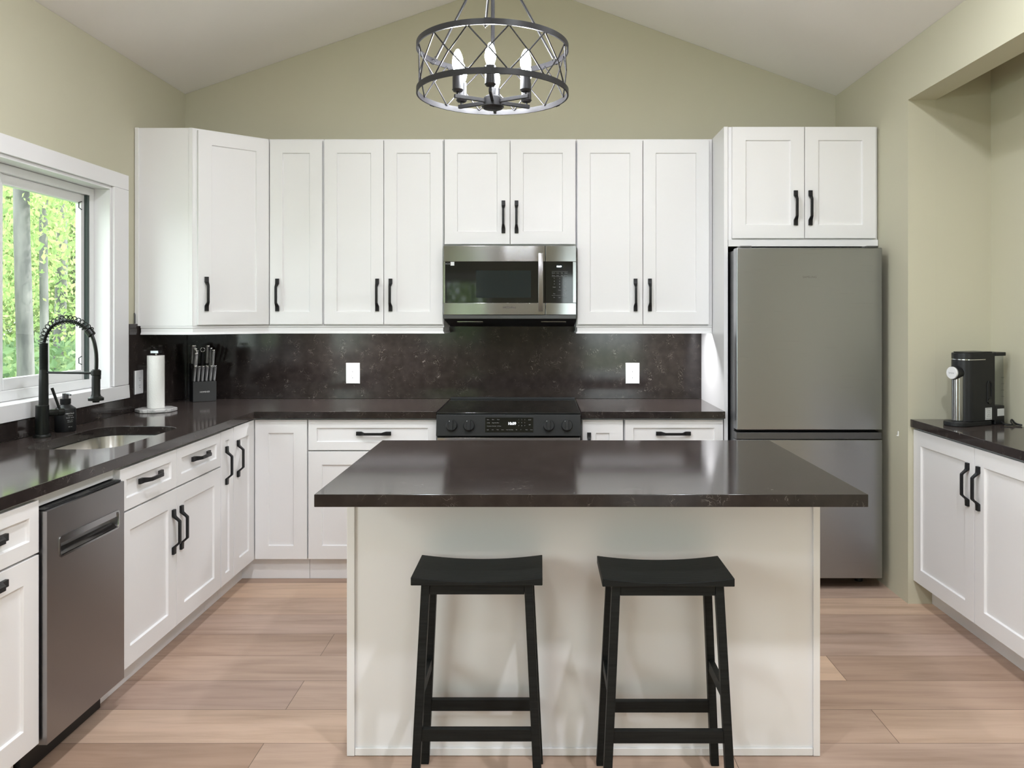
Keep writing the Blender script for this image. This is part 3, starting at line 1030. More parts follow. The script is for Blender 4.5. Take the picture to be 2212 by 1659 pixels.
for rI, row in enumerate((('Broil', 'Bake', 'Roast'), ('Air Fry', 'Keep Warm', 'Pizza'), ('Convection', 'Dehydrate', 'Self Clean'))):
    for cI, s_ in enumerate(row):
        items.append((s_, 0.0052, P(-0.118 + cI * 0.027, 0.029 - rI * 0.017), 'LEFT'))
for cI, s_ in enumerate(('Light', 'Lock', 'Timer', 'Steam', 'Cook Time', 'Delay', 'Min', '0', 'Clock', 'Smart')):
    items.append((s_, 0.0050, P(-0.118 + cI * 0.0255, -0.024), 'LEFT'))
for k in range(9):
    items.append((str(k + 1), 0.0062, P(0.050 + (k % 3) * 0.016, 0.029 - (k // 3) * 0.016), 'CENTER'))
link('button_marking', text_mesh([('START', 0.0055, P(0.108, 0.028), 'CENTER')], M_LABELG), r)
link('button_marking', text_mesh([('OFF', 0.0055, P(0.108, 0.002), 'CENTER')], M_LABELG), r)
link('panel_markings', text_mesh(items, M_LABELG), r)
b = B(o)
b.box(x0 + 0.003, 4.215, 0.22, x1 - 0.003, 4.2615, 0.782)
b.build('oven_door', M_STEEL, r, 0.003)
B(o).box(x0 + 0.06, 4.212, 0.33, x1 - 0.06, 4.2149, 0.66).build('oven_window', M_GLASSBLK, r)
hb = B(o).tube([(x0 + 0.04, 4.165, 0.72), (x1 - 0.04, 4.165, 0.72)], 0.011, 16)
hb.box(x0 + 0.06, 4.165, 0.712, x0 + 0.075, 4.2148, 0.728).box(x1 - 0.075, 4.165, 0.712, x1 - 0.06, 4.2148, 0.728)
hb.build('oven_handle', M_STEEL, r)
B(o).box(x0 + 0.003, 4.215, 0.062, x1 - 0.003, 4.2615, 0.212).build('drawer', M_STEEL, r, 0.003)
B(o).box(x0 + 0.02, 4.30, 0.001, x1 - 0.02, 4.86, 0.0595).build('plinth', M_GAP, r)

# ------------------------------------------------------------------ microwave
r = thing('microwave', 'stainless over-the-range microwave with black glass door', 'microwave', (-0.173, 4.70, 1.335))
o = r.location
x0, x1 = -0.5495, 0.2035
b = B(o)
b.loft([[(x, y, z) for y, z in ((4.560, 1.431), (4.560, 1.8275), (4.888, 1.8275), (4.888, 1.360), (4.600, 1.400))] for x in (x0, x1)])
b.build('body', M_BLKPLASTIC, r)
yd = 4.505
xs = 0.030
def curved(bx0, bx1, z0, z1, name, m, bul=0.006, bev=0.002):
    """door skin that bows gently outwards between the two sides"""
    b = B(o)
    n = 14
    rings = []
    for i in range(n + 1):
        x = bx0 + (bx1 - bx0) * i / n
        q = ((x - (x0 + x1) / 2) / ((x1 - x0) / 2)) ** 2
        y = yd + bul * q
        rings.append([(x, y, z0), (x, y, z1), (x, 4.5595, z1), (x, 4.5595, z0)])
    b.loft(rings)
    return b.build(name, m, r, bev)
curved(x0, xs - 0.003, 1.432, 1.499, 'door', M_STEEL)
dt = curved(x0, xs - 0.003, 1.733, 1.8225, 'door', M_STEEL)
B(o).box(x0, yd + 0.006, 1.4995, x0 + 0.010, 4.5595, 1.7325).build('door_edge', M_STEEL, r)
curved(x0 + 0.0105, xs - 0.003, 1.4995, 1.7325, 'door_glass', M_GLASSBLK, 0.006, 0.0)
B(o).box(-0.363, yd - 0.0012, 1.528, -0.052, yd + 0.004, 1.682).build('inner_window', M_INNER, r)
curved(xs, x1, 1.432, 1.499, 'control_panel', M_STEEL)
curved(xs, x1, 1.733, 1.8225, 'control_panel', M_STEEL)
curved(xs, 0.184, 1.4995, 1.7325, 'control_glass', M_GLASSBLK, 0.006, 0.0)
curved(0.1845, x1, 1.4995, 1.7325, 'side_strip', M_STEEL)
B(o).box(x0, yd + 0.008, 1.4085, x1, 4.5595, 1.4315).build('lower_lip', M_STEELDK, r, 0.002)
# bar handle
b = B(o)
pts = []
n = 16
rings = []
for i in range(n + 1):
    q = -1 + 2 * i / n
    z = 1.615 + 0.163 * q
    y = yd - 0.045 + 0.012 * q * q
    rings.append([(-0.011, y, z), (0.016, y, z), (0.014, y + 0.014, z), (-0.009, y + 0.014, z)])
b.loft(rings)
b.box(-0.006, yd - 0.025, 1.466, 0.011, yd - 0.0005, 1.486).box(-0.006, yd - 0.025, 1.744, 0.011, yd - 0.0005, 1.764)
b.build('handle', M_STEEL, r, 0.0015)
link('logo', text_mesh([('SAMSUNG', 0.0165, onfront(-0.175 - o.x, yd - 0.0012 - o.y, 1.473 - o.z), 'CENTER')], M_DARKPRINT), r)
B(o).box(-0.508, yd - 0.0003 + 0.003, 1.7105, -0.487, yd + 0.006, 1.7310).build('sticker', M_STICKER, r)
link('sticker_text', text_mesh([('AC10', 0.0115, onfront(-0.524 - o.x, yd + 0.002 - o.y, 1.720 - o.z), 'CENTER')], M_LABELG), r)
Q = lambda x, z: onfront(x - o.x, yd - 0.0012 - o.y, z - o.z)
B(o).box(0.090, yd - 0.0006, 1.694, 0.130, yd + 0.004, 1.716).build('display', M_INNER, r)
link('clock', text_mesh([('10:09', 0.0135, Q(0.106, 1.7045), 'CENTER')], M_DIGIT), r)
items = []
for k in range(9):
    items.append((str(k + 1), 0.0085, Q(0.079 + (k % 3) * 0.0305, 1.638 - (k // 3) * 0.0165), 'CENTER'))
items.append(('0', 0.0085, Q(0.1095, 1.588), 'CENTER'))
for rI, row in enumerate((('Popcorn', 'Potato', 'Pizza', 'Reheat'), ('Defrost', 'Soften', 'Melt', 'Simmer'))):
    for cI, s_ in enumerate(row):
        items.append((s_, 0.0058, Q(0.075 + cI * 0.0235, 1.668 - rI * 0.0135), 'CENTER'))
for s_, x, z in (('Power', 0.079, 1.588), ('Timer', 0.140, 1.588), ('Clock', 0.1095, 1.571), ('+30 Sec', 0.140, 1.570), ('Stop', 0.079, 1.551), ('Start', 0.140, 1.551),
                 ('Fan', 0.079, 1.530), ('Light', 0.1095, 1.530), ('Hi/Lo', 0.140, 1.530)):
    items.append((s_, 0.0062, Q(x, z), 'CENTER'))
link('keypad_markings', text_mesh(items, M_LABELG), r)
b = B(o)
for z in (1.6765, 1.647, 1.541):
    b.box(0.065, yd - 0.0012, z, 0.156, yd + 0.003, z + 0.0006)
b.build('keypad_lines', M_LABELG, r)
for a, c_ in ((-0.485, -0.335), (0.005, 0.150)):
    b = B(o)
    b.loft([[(x, 4.640, 1.3905), (x, 4.640, 1.3935), (x, 4.675, 1.3880), (x, 4.675, 1.3850)] for x in (a, c_)])
    b.build('grease_filter', M_STEEL, r)

# ------------------------------------------------------------------ refrigerator
r = thing('refrigerator', 'grey stainless bottom-freezer refrigerator', 'refrigerator', (1.396, 4.5, 0))
o = r.location
x0, x1 = 1.018, 1.775
yf = 4.130
B(o).box(x0 + 0.004, 4.206, 0.045, x1 - 0.004, 4.880, 1.772).build('body', M_STEELDK, r, 0.004)
B(o).box(x0, yf, 0.834, x1, 4.200, 1.780).build('door', M_FRIDGE, r, 0.006, 3)
B(o).box(x0, yf, 0.064, x1, 4.200, 0.783).build('drawer', M_FRIDGE, r, 0.004, 3)
B(o).box(x0 + 0.001, yf + 0.004, 0.785, x1 - 0.001, 4.199, 0.821).build('handle_recess', M_STEELDK, r, 0.003)
B(o).box(x0 + 0.006, 4.2005, 0.07, x1 - 0.006, 4.2055, 1.770).build('gasket', M_GAP, r)
B(o).box(x0 + 0.02, 4.135, 1.7805, x0 + 0.08, 4.20, 1.790).build('hinge_cover', M_STEELDK, r, 0.002)
B(o).box(x1 - 0.08, 4.135, 1.7805, x1 - 0.02, 4.20, 1.790).build('hinge_cover', M_STEELDK, r, 0.002)
link('logo', text_mesh([('SAMSUNG', 0.016, onfront(1.397 - o.x, yf - 0.0006 - o.y, 1.627 - o.z), 'CENTER')], mat('faint_fridge_print', (0.20, 0.20, 0.19), 0.35, 0.8)), r)
for fx in (x0 + 0.06, x1 - 0.06):
    for fy in (4.29, 4.82):
        B(o).cyl((fx, fy, 0.0005), (fx, fy, 0.0447), 0.02, n=14).build('foot', M_BLKPLASTIC, r)

# ------------------------------------------------------------------ sink
r = thing('kitchen_sink', 'undermount stainless steel sink bowl below the faucet', 'sink', (-1.836, 3.375, 0.68))
o = r.location
b = B(o)
rim = rrect(-2.035, 3.047, -1.637, 3.703, 0.115, 8)
top = rrect(-2.026, 3.056, -1.646, 3.694, 0.108, 8)
mid = rrect(-2.018, 3.064, -1.654, 3.686, 0.100, 8)
bot = rrect(-2.000, 3.082, -1.672, 3.668, 0.085, 8)
bot2 = rrect(-1.980, 3.102, -1.692, 3.648, 0.070, 8)
b.loft([[(x, y, 0.876) for x, y in rim], [(x, y, 0.876) for x, y in top], [(x, y, 0.874) for x, y in mid], [(x, y, 0.705) for x, y in bot], [(x, y, 0.690) for x, y in bot2]], caps=False)
vs_ = [b.v((x, y, 0.690)) for x, y in bot2]
b.face(vs_)
b.build('bowl', M_SINK, r, smooth=60)
B(o).lathe([(0.045, 0.6905), (0.045, 0.694), (0.038, 0.694), (0.030, 0.692), (0.0, 0.692)], (-1.836, 3.375, 0), 28).build('drain', M_CHROME, r)

# ------------------------------------------------------------------ faucet
FX, FY = -2.103, 3.362
r = thing('kitchen_faucet', 'matte black spring-neck kitchen faucet at the sink', 'faucet', (FX, FY, CT1))
o = r.location
B(o).lathe([(0.034, 0.9155), (0.034, 0.921), (0.031, 0.927), (0.026, 0.929), (0.0255, 1.049), (0.024, 1.051), (0.0, 1.051)], (FX, FY, 0)).build('base', M_FAUCET, r)
cx_ = FX + 0.006
B(o).lathe([(0.0, 1.051), (0.0185, 1.0515), (0.0175, 1.18), (0.0165, 1.200), (0.0, 1.200)], (cx_, FY, 0)).build('column', M_FAUCET, r)
prof = [(0.0, 1.2005)]
z = 1.2005
while z < 1.309:
    prof += [(0.0150, z), (0.0172, z + 0.0012), (0.0172, z + 0.0026), (0.0150, z + 0.0038)]
    z += 0.0040
prof.append((0.0, z))
B(o).lathe(prof, (cx_, FY, 0), 24).build('spring_sleeve', M_FAUCET, r)
# arched hose with open spring
ctrl = [(-2.097, 1.305), (-2.092, 1.330), (-2.084, 1.352), (-2.071, 1.373), (-2.052, 1.391), (-2.028, 1.402), (-2.000, 1.407), (-1.972, 1.403), (-1.944, 1.391), (-1.918, 1.372), (-1.902, 1.357)]
def spline(c_, k=8):
    out = []
    for i in range(len(c_) - 1):
        p0, p1, p2, p3 = c_[max(i - 1, 0)], c_[i], c_[i + 1], c_[min(i + 2, len(c_) - 1)]
        for j in range(k):
            t_ = j / k
            out.append(tuple(0.5 * (2 * p1[a] + (p2[a] - p0[a]) * t_ + (2 * p0[a] - 5 * p1[a] + 4 * p2[a] - p3[a]) * t_ ** 2 + (3 * p1[a] - p0[a] - 3 * p2[a] + p3[a]) * t_ ** 3) for a in range(len(p1))))
    out.append(tuple(c_[-1]))
    return out
arc = [Vector((x, FY, z)) for x, z in spline(ctrl, 6)]
B(o).tube(arc, 0.0068, 10).build('hose', M_FAUCET, r)
# helix around the arc
fine = [Vector((x, FY, z)) for x, z in spline(ctrl, 40)]
Ls = [0.0]
for i in range(1, len(fine)):
    Ls.append(Ls[-1] + (fine[i] - fine[i - 1]).length)
turns = 17.5
hel = []
steps = int(turns * 18)
j = 0
for i in range(steps + 1):
    s_ = Ls[-1] * i / steps
    while j < len(Ls) - 2 and Ls[j + 1] < s_:
        j += 1
    t_ = (fine[j + 1] - fine[j]).normalized()
    p = fine[j] + t_ * (s_ - Ls[j])
    n1 = Vector((-t_.z, 0, t_.x))
    n2 = Vector((0, 1, 0))
    a = 2 * PI * turns * i / steps
    hel.append(p + n1 * 0.0055 + (n1 * math.cos(a) + n2 * math.sin(a)) * 0.0165)
B(o).tube(hel, 0.0022, 6).build('spring', M_FAUCET, r)
B(o).cyl((-1.909, FY, 1.366), (-1.893, FY, 1.346), 0.0165, 0.0165, 18).build('hose_clamp', M_FAUCET, r)
h2 = [Vector((x, FY, z)) for x, z in spline([(-1.896, 1.350), (-1.884, 1.318), (-1.876, 1.275), (-1.874, 1.235), (-1.875, 1.200)], 6)]
B(o).tube(h2, 0.0075, 10).build('hose', M_FAUCET, r)
sx_ = -1.876
sp = B(o).lathe([(0.0, 1.201), (0.0145, 1.201), (0.0155, 1.175), (0.0165, 1.160), (0.0165, 1.098), (0.019, 1.088), (0.0, 1.088)], (sx_, FY, 0), 24).build('spray_head', M_FAUCET, r)
B(o).lathe([(0.0, 1.088), (0.022, 1.0878), (0.030, 1.081), (0.030, 1.070), (0.014, 1.068), (0.013, 1.062), (0.0, 1.062)], (sx_, FY, 0), 28).build('nozzle', M_FAUCET, sp)
B(o).box(-1.861, FY - 0.005, 1.160, -1.857, FY + 0.005, 1.192).build('spray_button', M_FAUCET, sp, 0.001)
b = B(o).tube([(cx_ + 0.015, FY, 1.188), (sx_ - 0.018, FY, 1.186)], 0.0050, 10)
b.build('support_arm', M_FAUCET, r)
B(o).lathe([(0.0175, 1.176), (0.0195, 1.178), (0.0195, 1.196), (0.0175, 1.198)], (sx_, FY, 0), 24).build('dock_ring', M_FAUCET, r)
d = Vector((0.6, 0.8, 0))
p0 = Vector((FX, FY, 1.015)) + d * 0.022
p1 = p0 + d * 0.062
lv = B(o).tube([p0, p0 + d * 0.034, p0 + d * 0.036, p0 + d * 0.038, p1 - d * 0.002, p1], [0.0150, 0.0150, 0.0140, 0.0160, 0.0160, 0.0145], 20).build('valve', M_FAUCET, r)
q = p0 + d * 0.046
B(o).tube([q + Vector((0, 0, 0.012)), q + Vector((-0.012, -0.006, 0.055)), q + Vector((-0.026, -0.012, 0.104))], [0.0058, 0.0055, 0.0062], 12).build('lever', M_FAUCET, r)

# ------------------------------------------------------------------ soap bottle
SX, SY = -2.108, 3.535
r = thing('soap_bottle', 'black pump soap bottle with small white print behind the sink', 'soap bottle', (SX, SY, CT1))
o = r.location
B(o).lathe([(0.0, 0.9155), (0.040, 0.9158), (0.042, 0.919), (0.042, 1.012), (0.040, 1.018), (0.021, 1.032), (0.019, 1.036), (0.0, 1.036)], (SX, SY, 0), 40).build('bottle', M_BLKPLASTIC, r)
B(o).lathe([(0.0, 1.0365), (0.0215, 1.0365), (0.0215, 1.060), (0.0, 1.060)], (SX, SY, 0), 28).build('collar', M_BLACK, r, 0.001)
b = B(o).lathe([(0.0, 1.0605), (0.0125, 1.0605), (0.0125, 1.083), (0.0, 1.083)], (SX, SY, 0), 20)
b.tube([(SX, SY, 1.0795), (SX + 0.022, SY - 0.012, 1.0805), (SX + 0.034, SY - 0.018, 1.0775)], [0.005, 0.0045, 0.0035], 10)
b.build('pump', M_STEELDK, r)
items = []
def around(text, size, deg, z):
    out = []
    adv = size * 0.56 / 0.0422
    a = R(deg) - adv * (len(text) - 1) / 2
    for ch in text:
        if ch != ' ':
            Mx = Matrix.Translation((0.0424 * math.cos(a), 0.0424 * math.sin(a), z - CT1)) @ Matrix.Rotation(a + R(90), 4, 'Z') @ FRONT
            out.append((ch, size, Mx, 'CENTER'))
        a += adv
    return out
for s_, sz, z in (('method', 0.0105, 0.997), ('foaming', 0.0056, 0.987), ('hand wash', 0.0066, 0.978), ('sea salt', 0.0056, 0.967), ('mineral', 0.0056, 0.960), ('300 mL', 0.0052, 0.938)):
    items += around(s_, sz, -33, z)
link('print', text_mesh(items, M_LABELW), r)

# ------------------------------------------------------------------ paper towel
TX, TY = -2.056, 4.262
r = thing('paper_towel_holder', 'grey marble octagonal paper towel stand in the counter corner', 'paper towel holder', (TX, TY, CT1))
o = r.location
def octo(s_, ang=22.5, sx=1.0):
    return [(TX + s_ * math.cos(R(ang + 45 * k)), TY + s_ * math.sin(R(ang + 45 * k))) for k in range(8)]
B(o).prism(octo(0.104), 0.9155, 0.9335).build('base', M_MARBLE, r, 0.004, 3)
B(o).cyl((TX, TY, 0.934), (TX, TY, 1.226), 0.006, n=12).build('rod', M_STEEL, r)
B(o).box(TX - 0.021, TY - 0.021, 1.2265, TX + 0.021, TY + 0.021, 1.240).build('cap', M_FRIDGE, r, 0.001)
b = B((TX, TY, CT1))
n = 48
prof = [(0.0185, 0.9345), (0.0415, 0.9345), (0.0415, 1.214), (0.0185, 1.214)]
b.loft([[(TX + rr_ * math.cos(2 * PI * k / n), TY + rr_ * math.sin(2 * PI * k / n), z) for k in range(n)] for rr_, z in prof], caps=False, closed=True)
roll = b.build('paper_towel_roll', M_PAPER)
roll.location = (TX, TY, CT1)
tag(roll, 'slim white paper towel roll on the marble stand', 'paper towel roll')
nn = N(M_PAPER, 'ShaderNodeTexVoronoi', Scale=170.0)
L(M_PAPER, coords(M_PAPER), nn.inputs['Vector'])
bump(M_PAPER, nn.outputs['Distance'], 0.35, 0.003)
b = B((TX, TY, CT1))
a0 = R(-150)
for_ring = []
for k in range(9):
    a = a0 - R(5 * k)
    rr_ = 0.0420 + 0.0011 * k
    for_ring.append((TX + rr_ * math.cos(a), TY + rr_ * math.sin(a)))
b.loft([[(x, y, 0.9350), (x, y, 1.2135), (x * 1.0 + 0.0006, y + 0.0006, 1.2135), (x + 0.0006, y + 0.0006, 0.9350)] for x, y in for_ring])
b.build('loose_sheet', M_PAPER, roll)

# ------------------------------------------------------------------ knife block
KX, KY, KA = -1.998, 4.742, R(35)
kr = thing('knife_block', 'charcoal knife block with white lettering in the counter corner', 'knife block', (KX, KY, CT1 + 0.0005), KA)
hw = 0.066
b = B()
b.loft([[(x, y, z) for y, z in ((0.0, 0.0), (0.0, 0.118), (0.028, 0.122), (0.028, 0.188), (0.098, 0.226), (0.098, 0.0))] for x in (-hw, hw)])
b.build('block', M_BLOCK, kr, 0.0015)
link('lettering', text_mesh([('HOMEVER', 0.0125, onfront(0.0, -0.0008, 0.057), 'CENTER')], mat('white_block_print', (0.9, 0.9, 0.9), 0.5)), kr)
MK = Matrix.Translation((KX, KY, CT1 + 0.0005)) @ Matrix.Rotation(KA, 4, 'Z')
def knife(name, label, x, y, z, length, wid, thick, group, lean=17, cat='knife'):
    k = thing(name, label, cat, MK @ Vector((x, y, z)), KA, group)
    k.rotation_euler = (R(lean), 0, KA)
    b = B()
    rings = []
    for s_, a, t_ in ((0.001, 0.75, 0.8), (0.010, 0.85, 0.9), (0.014, 0.80, 0.85), (0.5 * length, 0.95, 1.0), (length - 0.010, 1.05, 1.05), (length - 0.0085, 1.12, 1.1)):
        rings.append([(thick / 2 * t_ * math.cos(q), wid / 2 * a * math.sin(q), s_) for q in [2 * PI * j / 14 for j in range(14)]])
    b.loft(rings)
    b.build('handle', M_KNIFE, k)
    rings = []
    for s_, a in ((length - 0.0084, 1.14), (length - 0.002, 1.16), (length, 1.05)):
        rings.append([(thick / 2 * a * math.cos(q), wid / 2 * a * math.sin(q), s_) for q in [2 * PI * j / 14 for j in range(14)]])
    B().loft(rings).build('end_cap', M_CHROME, k)
    return k
ords = ['first', 'second', 'third', 'fourth', 'fifth', 'sixth']
for i in range(6):
    knife('steak_knife', '%s steak knife from the window end of the front row in the knife block' % ords[i], -0.0565 + i * 0.0226, 0.015, 0.1215, 0.098, 0.019, 0.0165,
          'steak knives in the block')
def topz(y):
    return 0.188 + (y - 0.028) / 0.070 * 0.038 + 0.002
KG = 'large knives in the block'
knife('kitchen_knife', 'tallest knife at the back of the block on its window side', -0.050, 0.086, topz(0.086), 0.118, 0.0165, 0.027, KG, 14)
knife('kitchen_knife', 'second knife from the back of the block on its window side', -0.043, 0.0695, topz(0.069), 0.108, 0.0140, 0.019, KG, 14)
knife('kitchen_knife', 'third knife from the back of the block on its window side', -0.038, 0.054, topz(0.054), 0.104, 0.0130, 0.019, KG, 14)
knife('kitchen_knife', 'knife at the front of the upper block on its window side', -0.045, 0.038, topz(0.038), 0.098, 0.0135, 0.021, KG, 14)
knife('kitchen_knife', 'tallest knife at the back of the block on its range side', 0.030, 0.086, topz(0.086), 0.116, 0.019, 0.022, KG, 14)
knife('kitchen_knife', 'middle knife of the block on its range side', 0.044, 0.066, topz(0.066), 0.112, 0.018, 0.017, KG, 14)
knife('kitchen_knife', 'knife at the front of the upper block on its range side', 0.054, 0.046, topz(0.046), 0.112, 0.018, 0.019, KG, 14)
k = thing('sharpening_steel', 'black-handled sharpening steel with silver ring in the middle of the knife block', 'sharpening steel', MK @ Vector((-0.002, 0.070, topz(0.070))), KA)
k.rotation_euler = (R(14), 0, KA)
B().lathe([(0.0, 0.001), (0.009, 0.001), (0.011, 0.04), (0.0095, 0.082), (0.0, 0.082)], (0, 0, 0), 18).build('handle', M_BLKPLASTIC, k)
rg = [(0.0125 * math.cos(2 * PI * j / 28), 0, 0.097 + 0.0125 * math.sin(2 * PI * j / 28)) for j in range(28)]
B().tube(rg, 0.0022, 8, True).build('ring', M_CHROME, k)

# ------------------------------------------------------------------ outlets
def outlet(label, loc, rz):
    r = thing('wall_outlet', label, 'outlet', loc, rz, 'white double outlets on the backsplash')
    b = B()
    def q(a, z_, y):
        return [(-a, y, -z_), (a, y, -z_), (a, y, z_), (-a, y, z_)]
    b.loft([q(0.042, 0.0635, -0.0003), q(0.042, 0.0635, -0.0035), q(0.0385, 0.060, -0.0065)])
    b.build('cover_plate', M_PLASTW, r)
    b = B()
    b.box(-0.0168, -0.0078, -0.0335, 0.0168, -0.0066, 0.0335)
    rc = b.build('receptacle', M_PLASTW, r, 0.0006)
    b = B()
    for z in (0.0175, -0.0205):
        b.box(-0.0085, -0.0082, z + 0.000, -0.0065, -0.0070, z + 0.0085).box(0.0055, -0.0082, z + 0.001, 0.0072, -0.0070, z + 0.0075)
        b.cyl((-0.0005, -0.0070, z - 0.0075), (-0.0005, -0.0082, z - 0.0075), 0.0028, n=10)
    b.build('slots', M_SLOT, rc)
    b = B()
    for z in (0.0475, -0.0475):
        b.cyl((0, -0.0060, z), (0, -0.0073, z), 0.0026, n=10)
    b.build('screws', M_PLASTW, r)
    return r
outlet('white double outlet on back wall, sink side of the range', (-1.1505, 4.8925, 1.0725), 0)
outlet('white double outlet on back wall, fridge side of the range', (0.5665, 4.8925, 1.0725), 0)
outlet('white double outlet on side wall beside the window, behind paper towels', (-2.1700, 4.300, 1.068), R(90))

# small fittings on the walls
cl = B().tube([(-2.182, 4.286, 1.384), (-2.182, 4.286, 1.432), (-2.186, 4.288, 1.440)], 0.0035, 8).build('metal_clip', M_STEELDK)
tag(cl, 'small grey metal clip standing at the corner cabinet lower edge', 'clip')
hk = B().box(XRW - 0.004, 4.045, 0.815, XRW - 0.0003, 4.053, 0.840)
hk.box(XRW - 0.010, 4.046, 0.815, XRW - 0.004, 4.052, 0.820)
tag(hk.build('wall_hook', M_PLASTW, None, 0.001), 'tiny white hook on the wall beside the fridge', 'hook')

# ------------------------------------------------------------------ coffee machine
CX, CY = 2.036, 3.757
CA = math.atan2(-0.40, -0.92) + R(90)      # turns local -y to the machine front
r = thing('coffee_machine', 'black single-serve coffee machine with silver column and clear water tank', 'coffee machine', (CX, CY, CT1 + 0.0005), CA)
def stadium(hw_, y0, y1, n=12):
    """rounded front (towards -y), square back"""
    pts = [(hw_, y1), (-hw_, y1)]
    for k in range(n + 1):
        a = PI + PI * k / n
        pts.append((hw_ * math.cos(a), y0 + hw_ * 0.75 + hw_ * 0.75 * math.sin(a)))
    return pts
B().prism(stadium(0.058, -0.150, 0.060), 0.0, 0.020).build('drip_base', M_BLKPLASTIC, r, 0.003)
B().prism([(x * 0.8, y * 0.5 - 0.0615) for x, y in stadium(0.050, -0.125, -0.02)], 0.0201, 0.0215).build('drip_grate', M_STEELDK, r)
B().prism(stadium(0.056, -0.098, 0.085), 0.0203, 0.338).build('body', M_BLKPLASTIC, r, 0.003)
b = B().prism([(x * 1.012, y * 1.0 + 0.0) for x, y in stadium(0.056, -0.0995, 0.020)], 0.306, 0.3095)
b.build('chrome_band', M_CHROME, r)
B().prism(stadium(0.050, -0.088, 0.075), 0.3383, 0.343).build('lid', M_BLKPLASTIC, r, 0.002)
b = B()
n = 24
b.loft([[(0.0285 * math.cos(2 * PI * k / n), -0.092 + 0.0285 * math.sin(2 * PI * k / n), z) for k in range(n)] for z in (0.024, 0.235)])
b.build('silver_column', M_STEEL, r, 0.001)
b = B()
b.loft([[(rr_ * math.cos(2 * PI * k / n), y, 0.246 + rr_ * math.sin(2 * PI * k / n)) for k in range(n)] for rr_, y in ((0.032, -0.085), (0.032, -0.126))])
b.build('knob_housing', M_BLKPLASTIC, r, 0.002)
b = B()
b.loft([[(rr_ * math.cos(2 * PI * k / 32), y, 0.246 + rr_ * math.sin(2 * PI * k / 32)) for k in range(32)] for rr_, y in ((0.029, -0.1262), (0.029, -0.133), (0.0275, -0.135))])
kb = b.build('knob', mat('satin_knob', (0.85, 0.85, 0.86), 0.35, 0.35), r)
link('knob_mark', text_mesh([('brew', 0.014, onfront(0, -0.1356, 0.246), 'CENTER')], M_LABELG), kb)
# side panel details (side facing the camera is local +x)
xs_ = 0.0563
b = B()
b.tube([(xs_ + 0.0015, 0.032, 0.108), (xs_ + 0.0015, 0.032, 0.195), (xs_ + 0.0015, 0.040, 0.206), (xs_ + 0.0015, 0.050, 0.206), (xs_ + 0.0015, 0.058, 0.195), (xs_ + 0.0015, 0.058, 0.135)], 0.0028, 8)
b.build('side_groove', M_GAP, r)
B().lathe([(0.0, 0), (0.013, 0.0), (0.012, 0.004), (0.0, 0.004)], (0, 0, 0), 20).xform(Matrix.Translation((xs_, 0.045, 0.112)) @ Matrix.Rotation(R(90), 4, 'Y')).build('release_button', M_GLASSBLK, r)
B().box(xs_ - 0.0002, 0.018, 0.026, xs_ + 0.0006, 0.062, 0.082).build('label', M_STICKER, r)
SIDE = lambda y, z, xx=xs_ + 0.0009: Matrix.Translation((xx, y, z)) @ Matrix.Rotation(R(90), 4, 'Z') @ FRONT
link('label_text', text_mesh([('COFFEE MAKER', 0.0052, SIDE(0.040, 0.077), 'CENTER'), ('120V 60Hz', 0.0045, SIDE(0.040, 0.068), 'CENTER'), ('V  I  A', 0.007, SIDE(0.040, 0.060), 'CENTER'),
                              ('1500 W', 0.0050, SIDE(0.040, 0.050), 'CENTER'), ('FCC   CE', 0.0060, SIDE(0.040, 0.042), 'CENTER'), ('MADE IN CHINA', 0.0048, SIDE(0.040, 0.031), 'CENTER')], M_DARKPRINT), r)
# tank at the back
B().box(-0.040, 0.0855, 0.0, 0.056, 0.150, 0.088).build('tank_base', M_BLKPLASTIC, r, 0.003)
b = B()
tk = rrect(-0.040, 0.0865, 0.056, 0.150, 0.012, 4)
b.loft([[(x, y, z) for x, y in tk] for z in (0.0885, 0.322)])
b.build('water_tank', M_TANK, r)
B().box(-0.043, 0.0862, 0.3225, 0.059, 0.156, 0.340).build('tank_lid', M_BLKPLASTIC, r, 0.003)
b = B()
for z in (0.13, 0.16, 0.19, 0.22):
    b.box(0.0563, 0.125, z, 0.0568, 0.145, z + 0.0012)
b.build('level_marks', M_DARKPRINT, r)
B().box(0.0562, 0.100, 0.040, 0.0568, 0.146, 0.074).build('label', M_STICKER, r)
cord = spline([(0.062, 0.120, 0.012), (0.100, 0.095, 0.006), (0.112, 0.125, 0.006), (0.088, 0.150, 0.014), (0.078, 0.170, 0.022), (0.100, 0.160, 0.010), (0.130, 0.150, 0.006), (0.160, 0.165, 0.006), (0.200, 0.172, 0.006)], 6)
B().tube([Vector(p) for p in cord], 0.004, 8).build('power_cord', M_BLKPLASTIC, r)

# ------------------------------------------------------------------ chandelier
HX, HY = -0.155, 2.60
r = thing('chandelier', 'black drum chandelier with diamond lattice and six candle bulbs over the island', 'chandelier', (HX, HY, 2.10))
o = r.location
RR = 0.2475
ZT0, ZT1, ZB0, ZB1 = 2.291, 2.309, 2.146, 2.164
def hoop(z0, z1, name):
    b = B(o)
    n = 96
    b.loft([[(HX + rr_ * math.cos(2 * PI * k / n), HY + rr_ * math.sin(2 * PI * k / n), z) for k in range(n)] for rr_, z in
            ((RR, z0), (RR, z1), (RR - 0.005, z1), (RR - 0.005, z0))], caps=False, closed=True)
    h_ = b.build(name, M_CANDLE, r)
    for a in (-90, 30, 150):
        rings = []
        for da in (-2.6, 2.6):
            a2 = R(a + da)
            rings.append([(HX + x_ * math.cos(a2), HY + x_ * math.sin(a2), z) for x_, z in ((RR + 0.0002, z0 - 0.001), (RR + 0.0025, z0 - 0.001), (RR + 0.0025, z1 + 0.001), (RR + 0.0002, z1 + 0.001))])
        B(o).loft(rings).build('joint_plate', M_CANDLE, h_)
    return h_
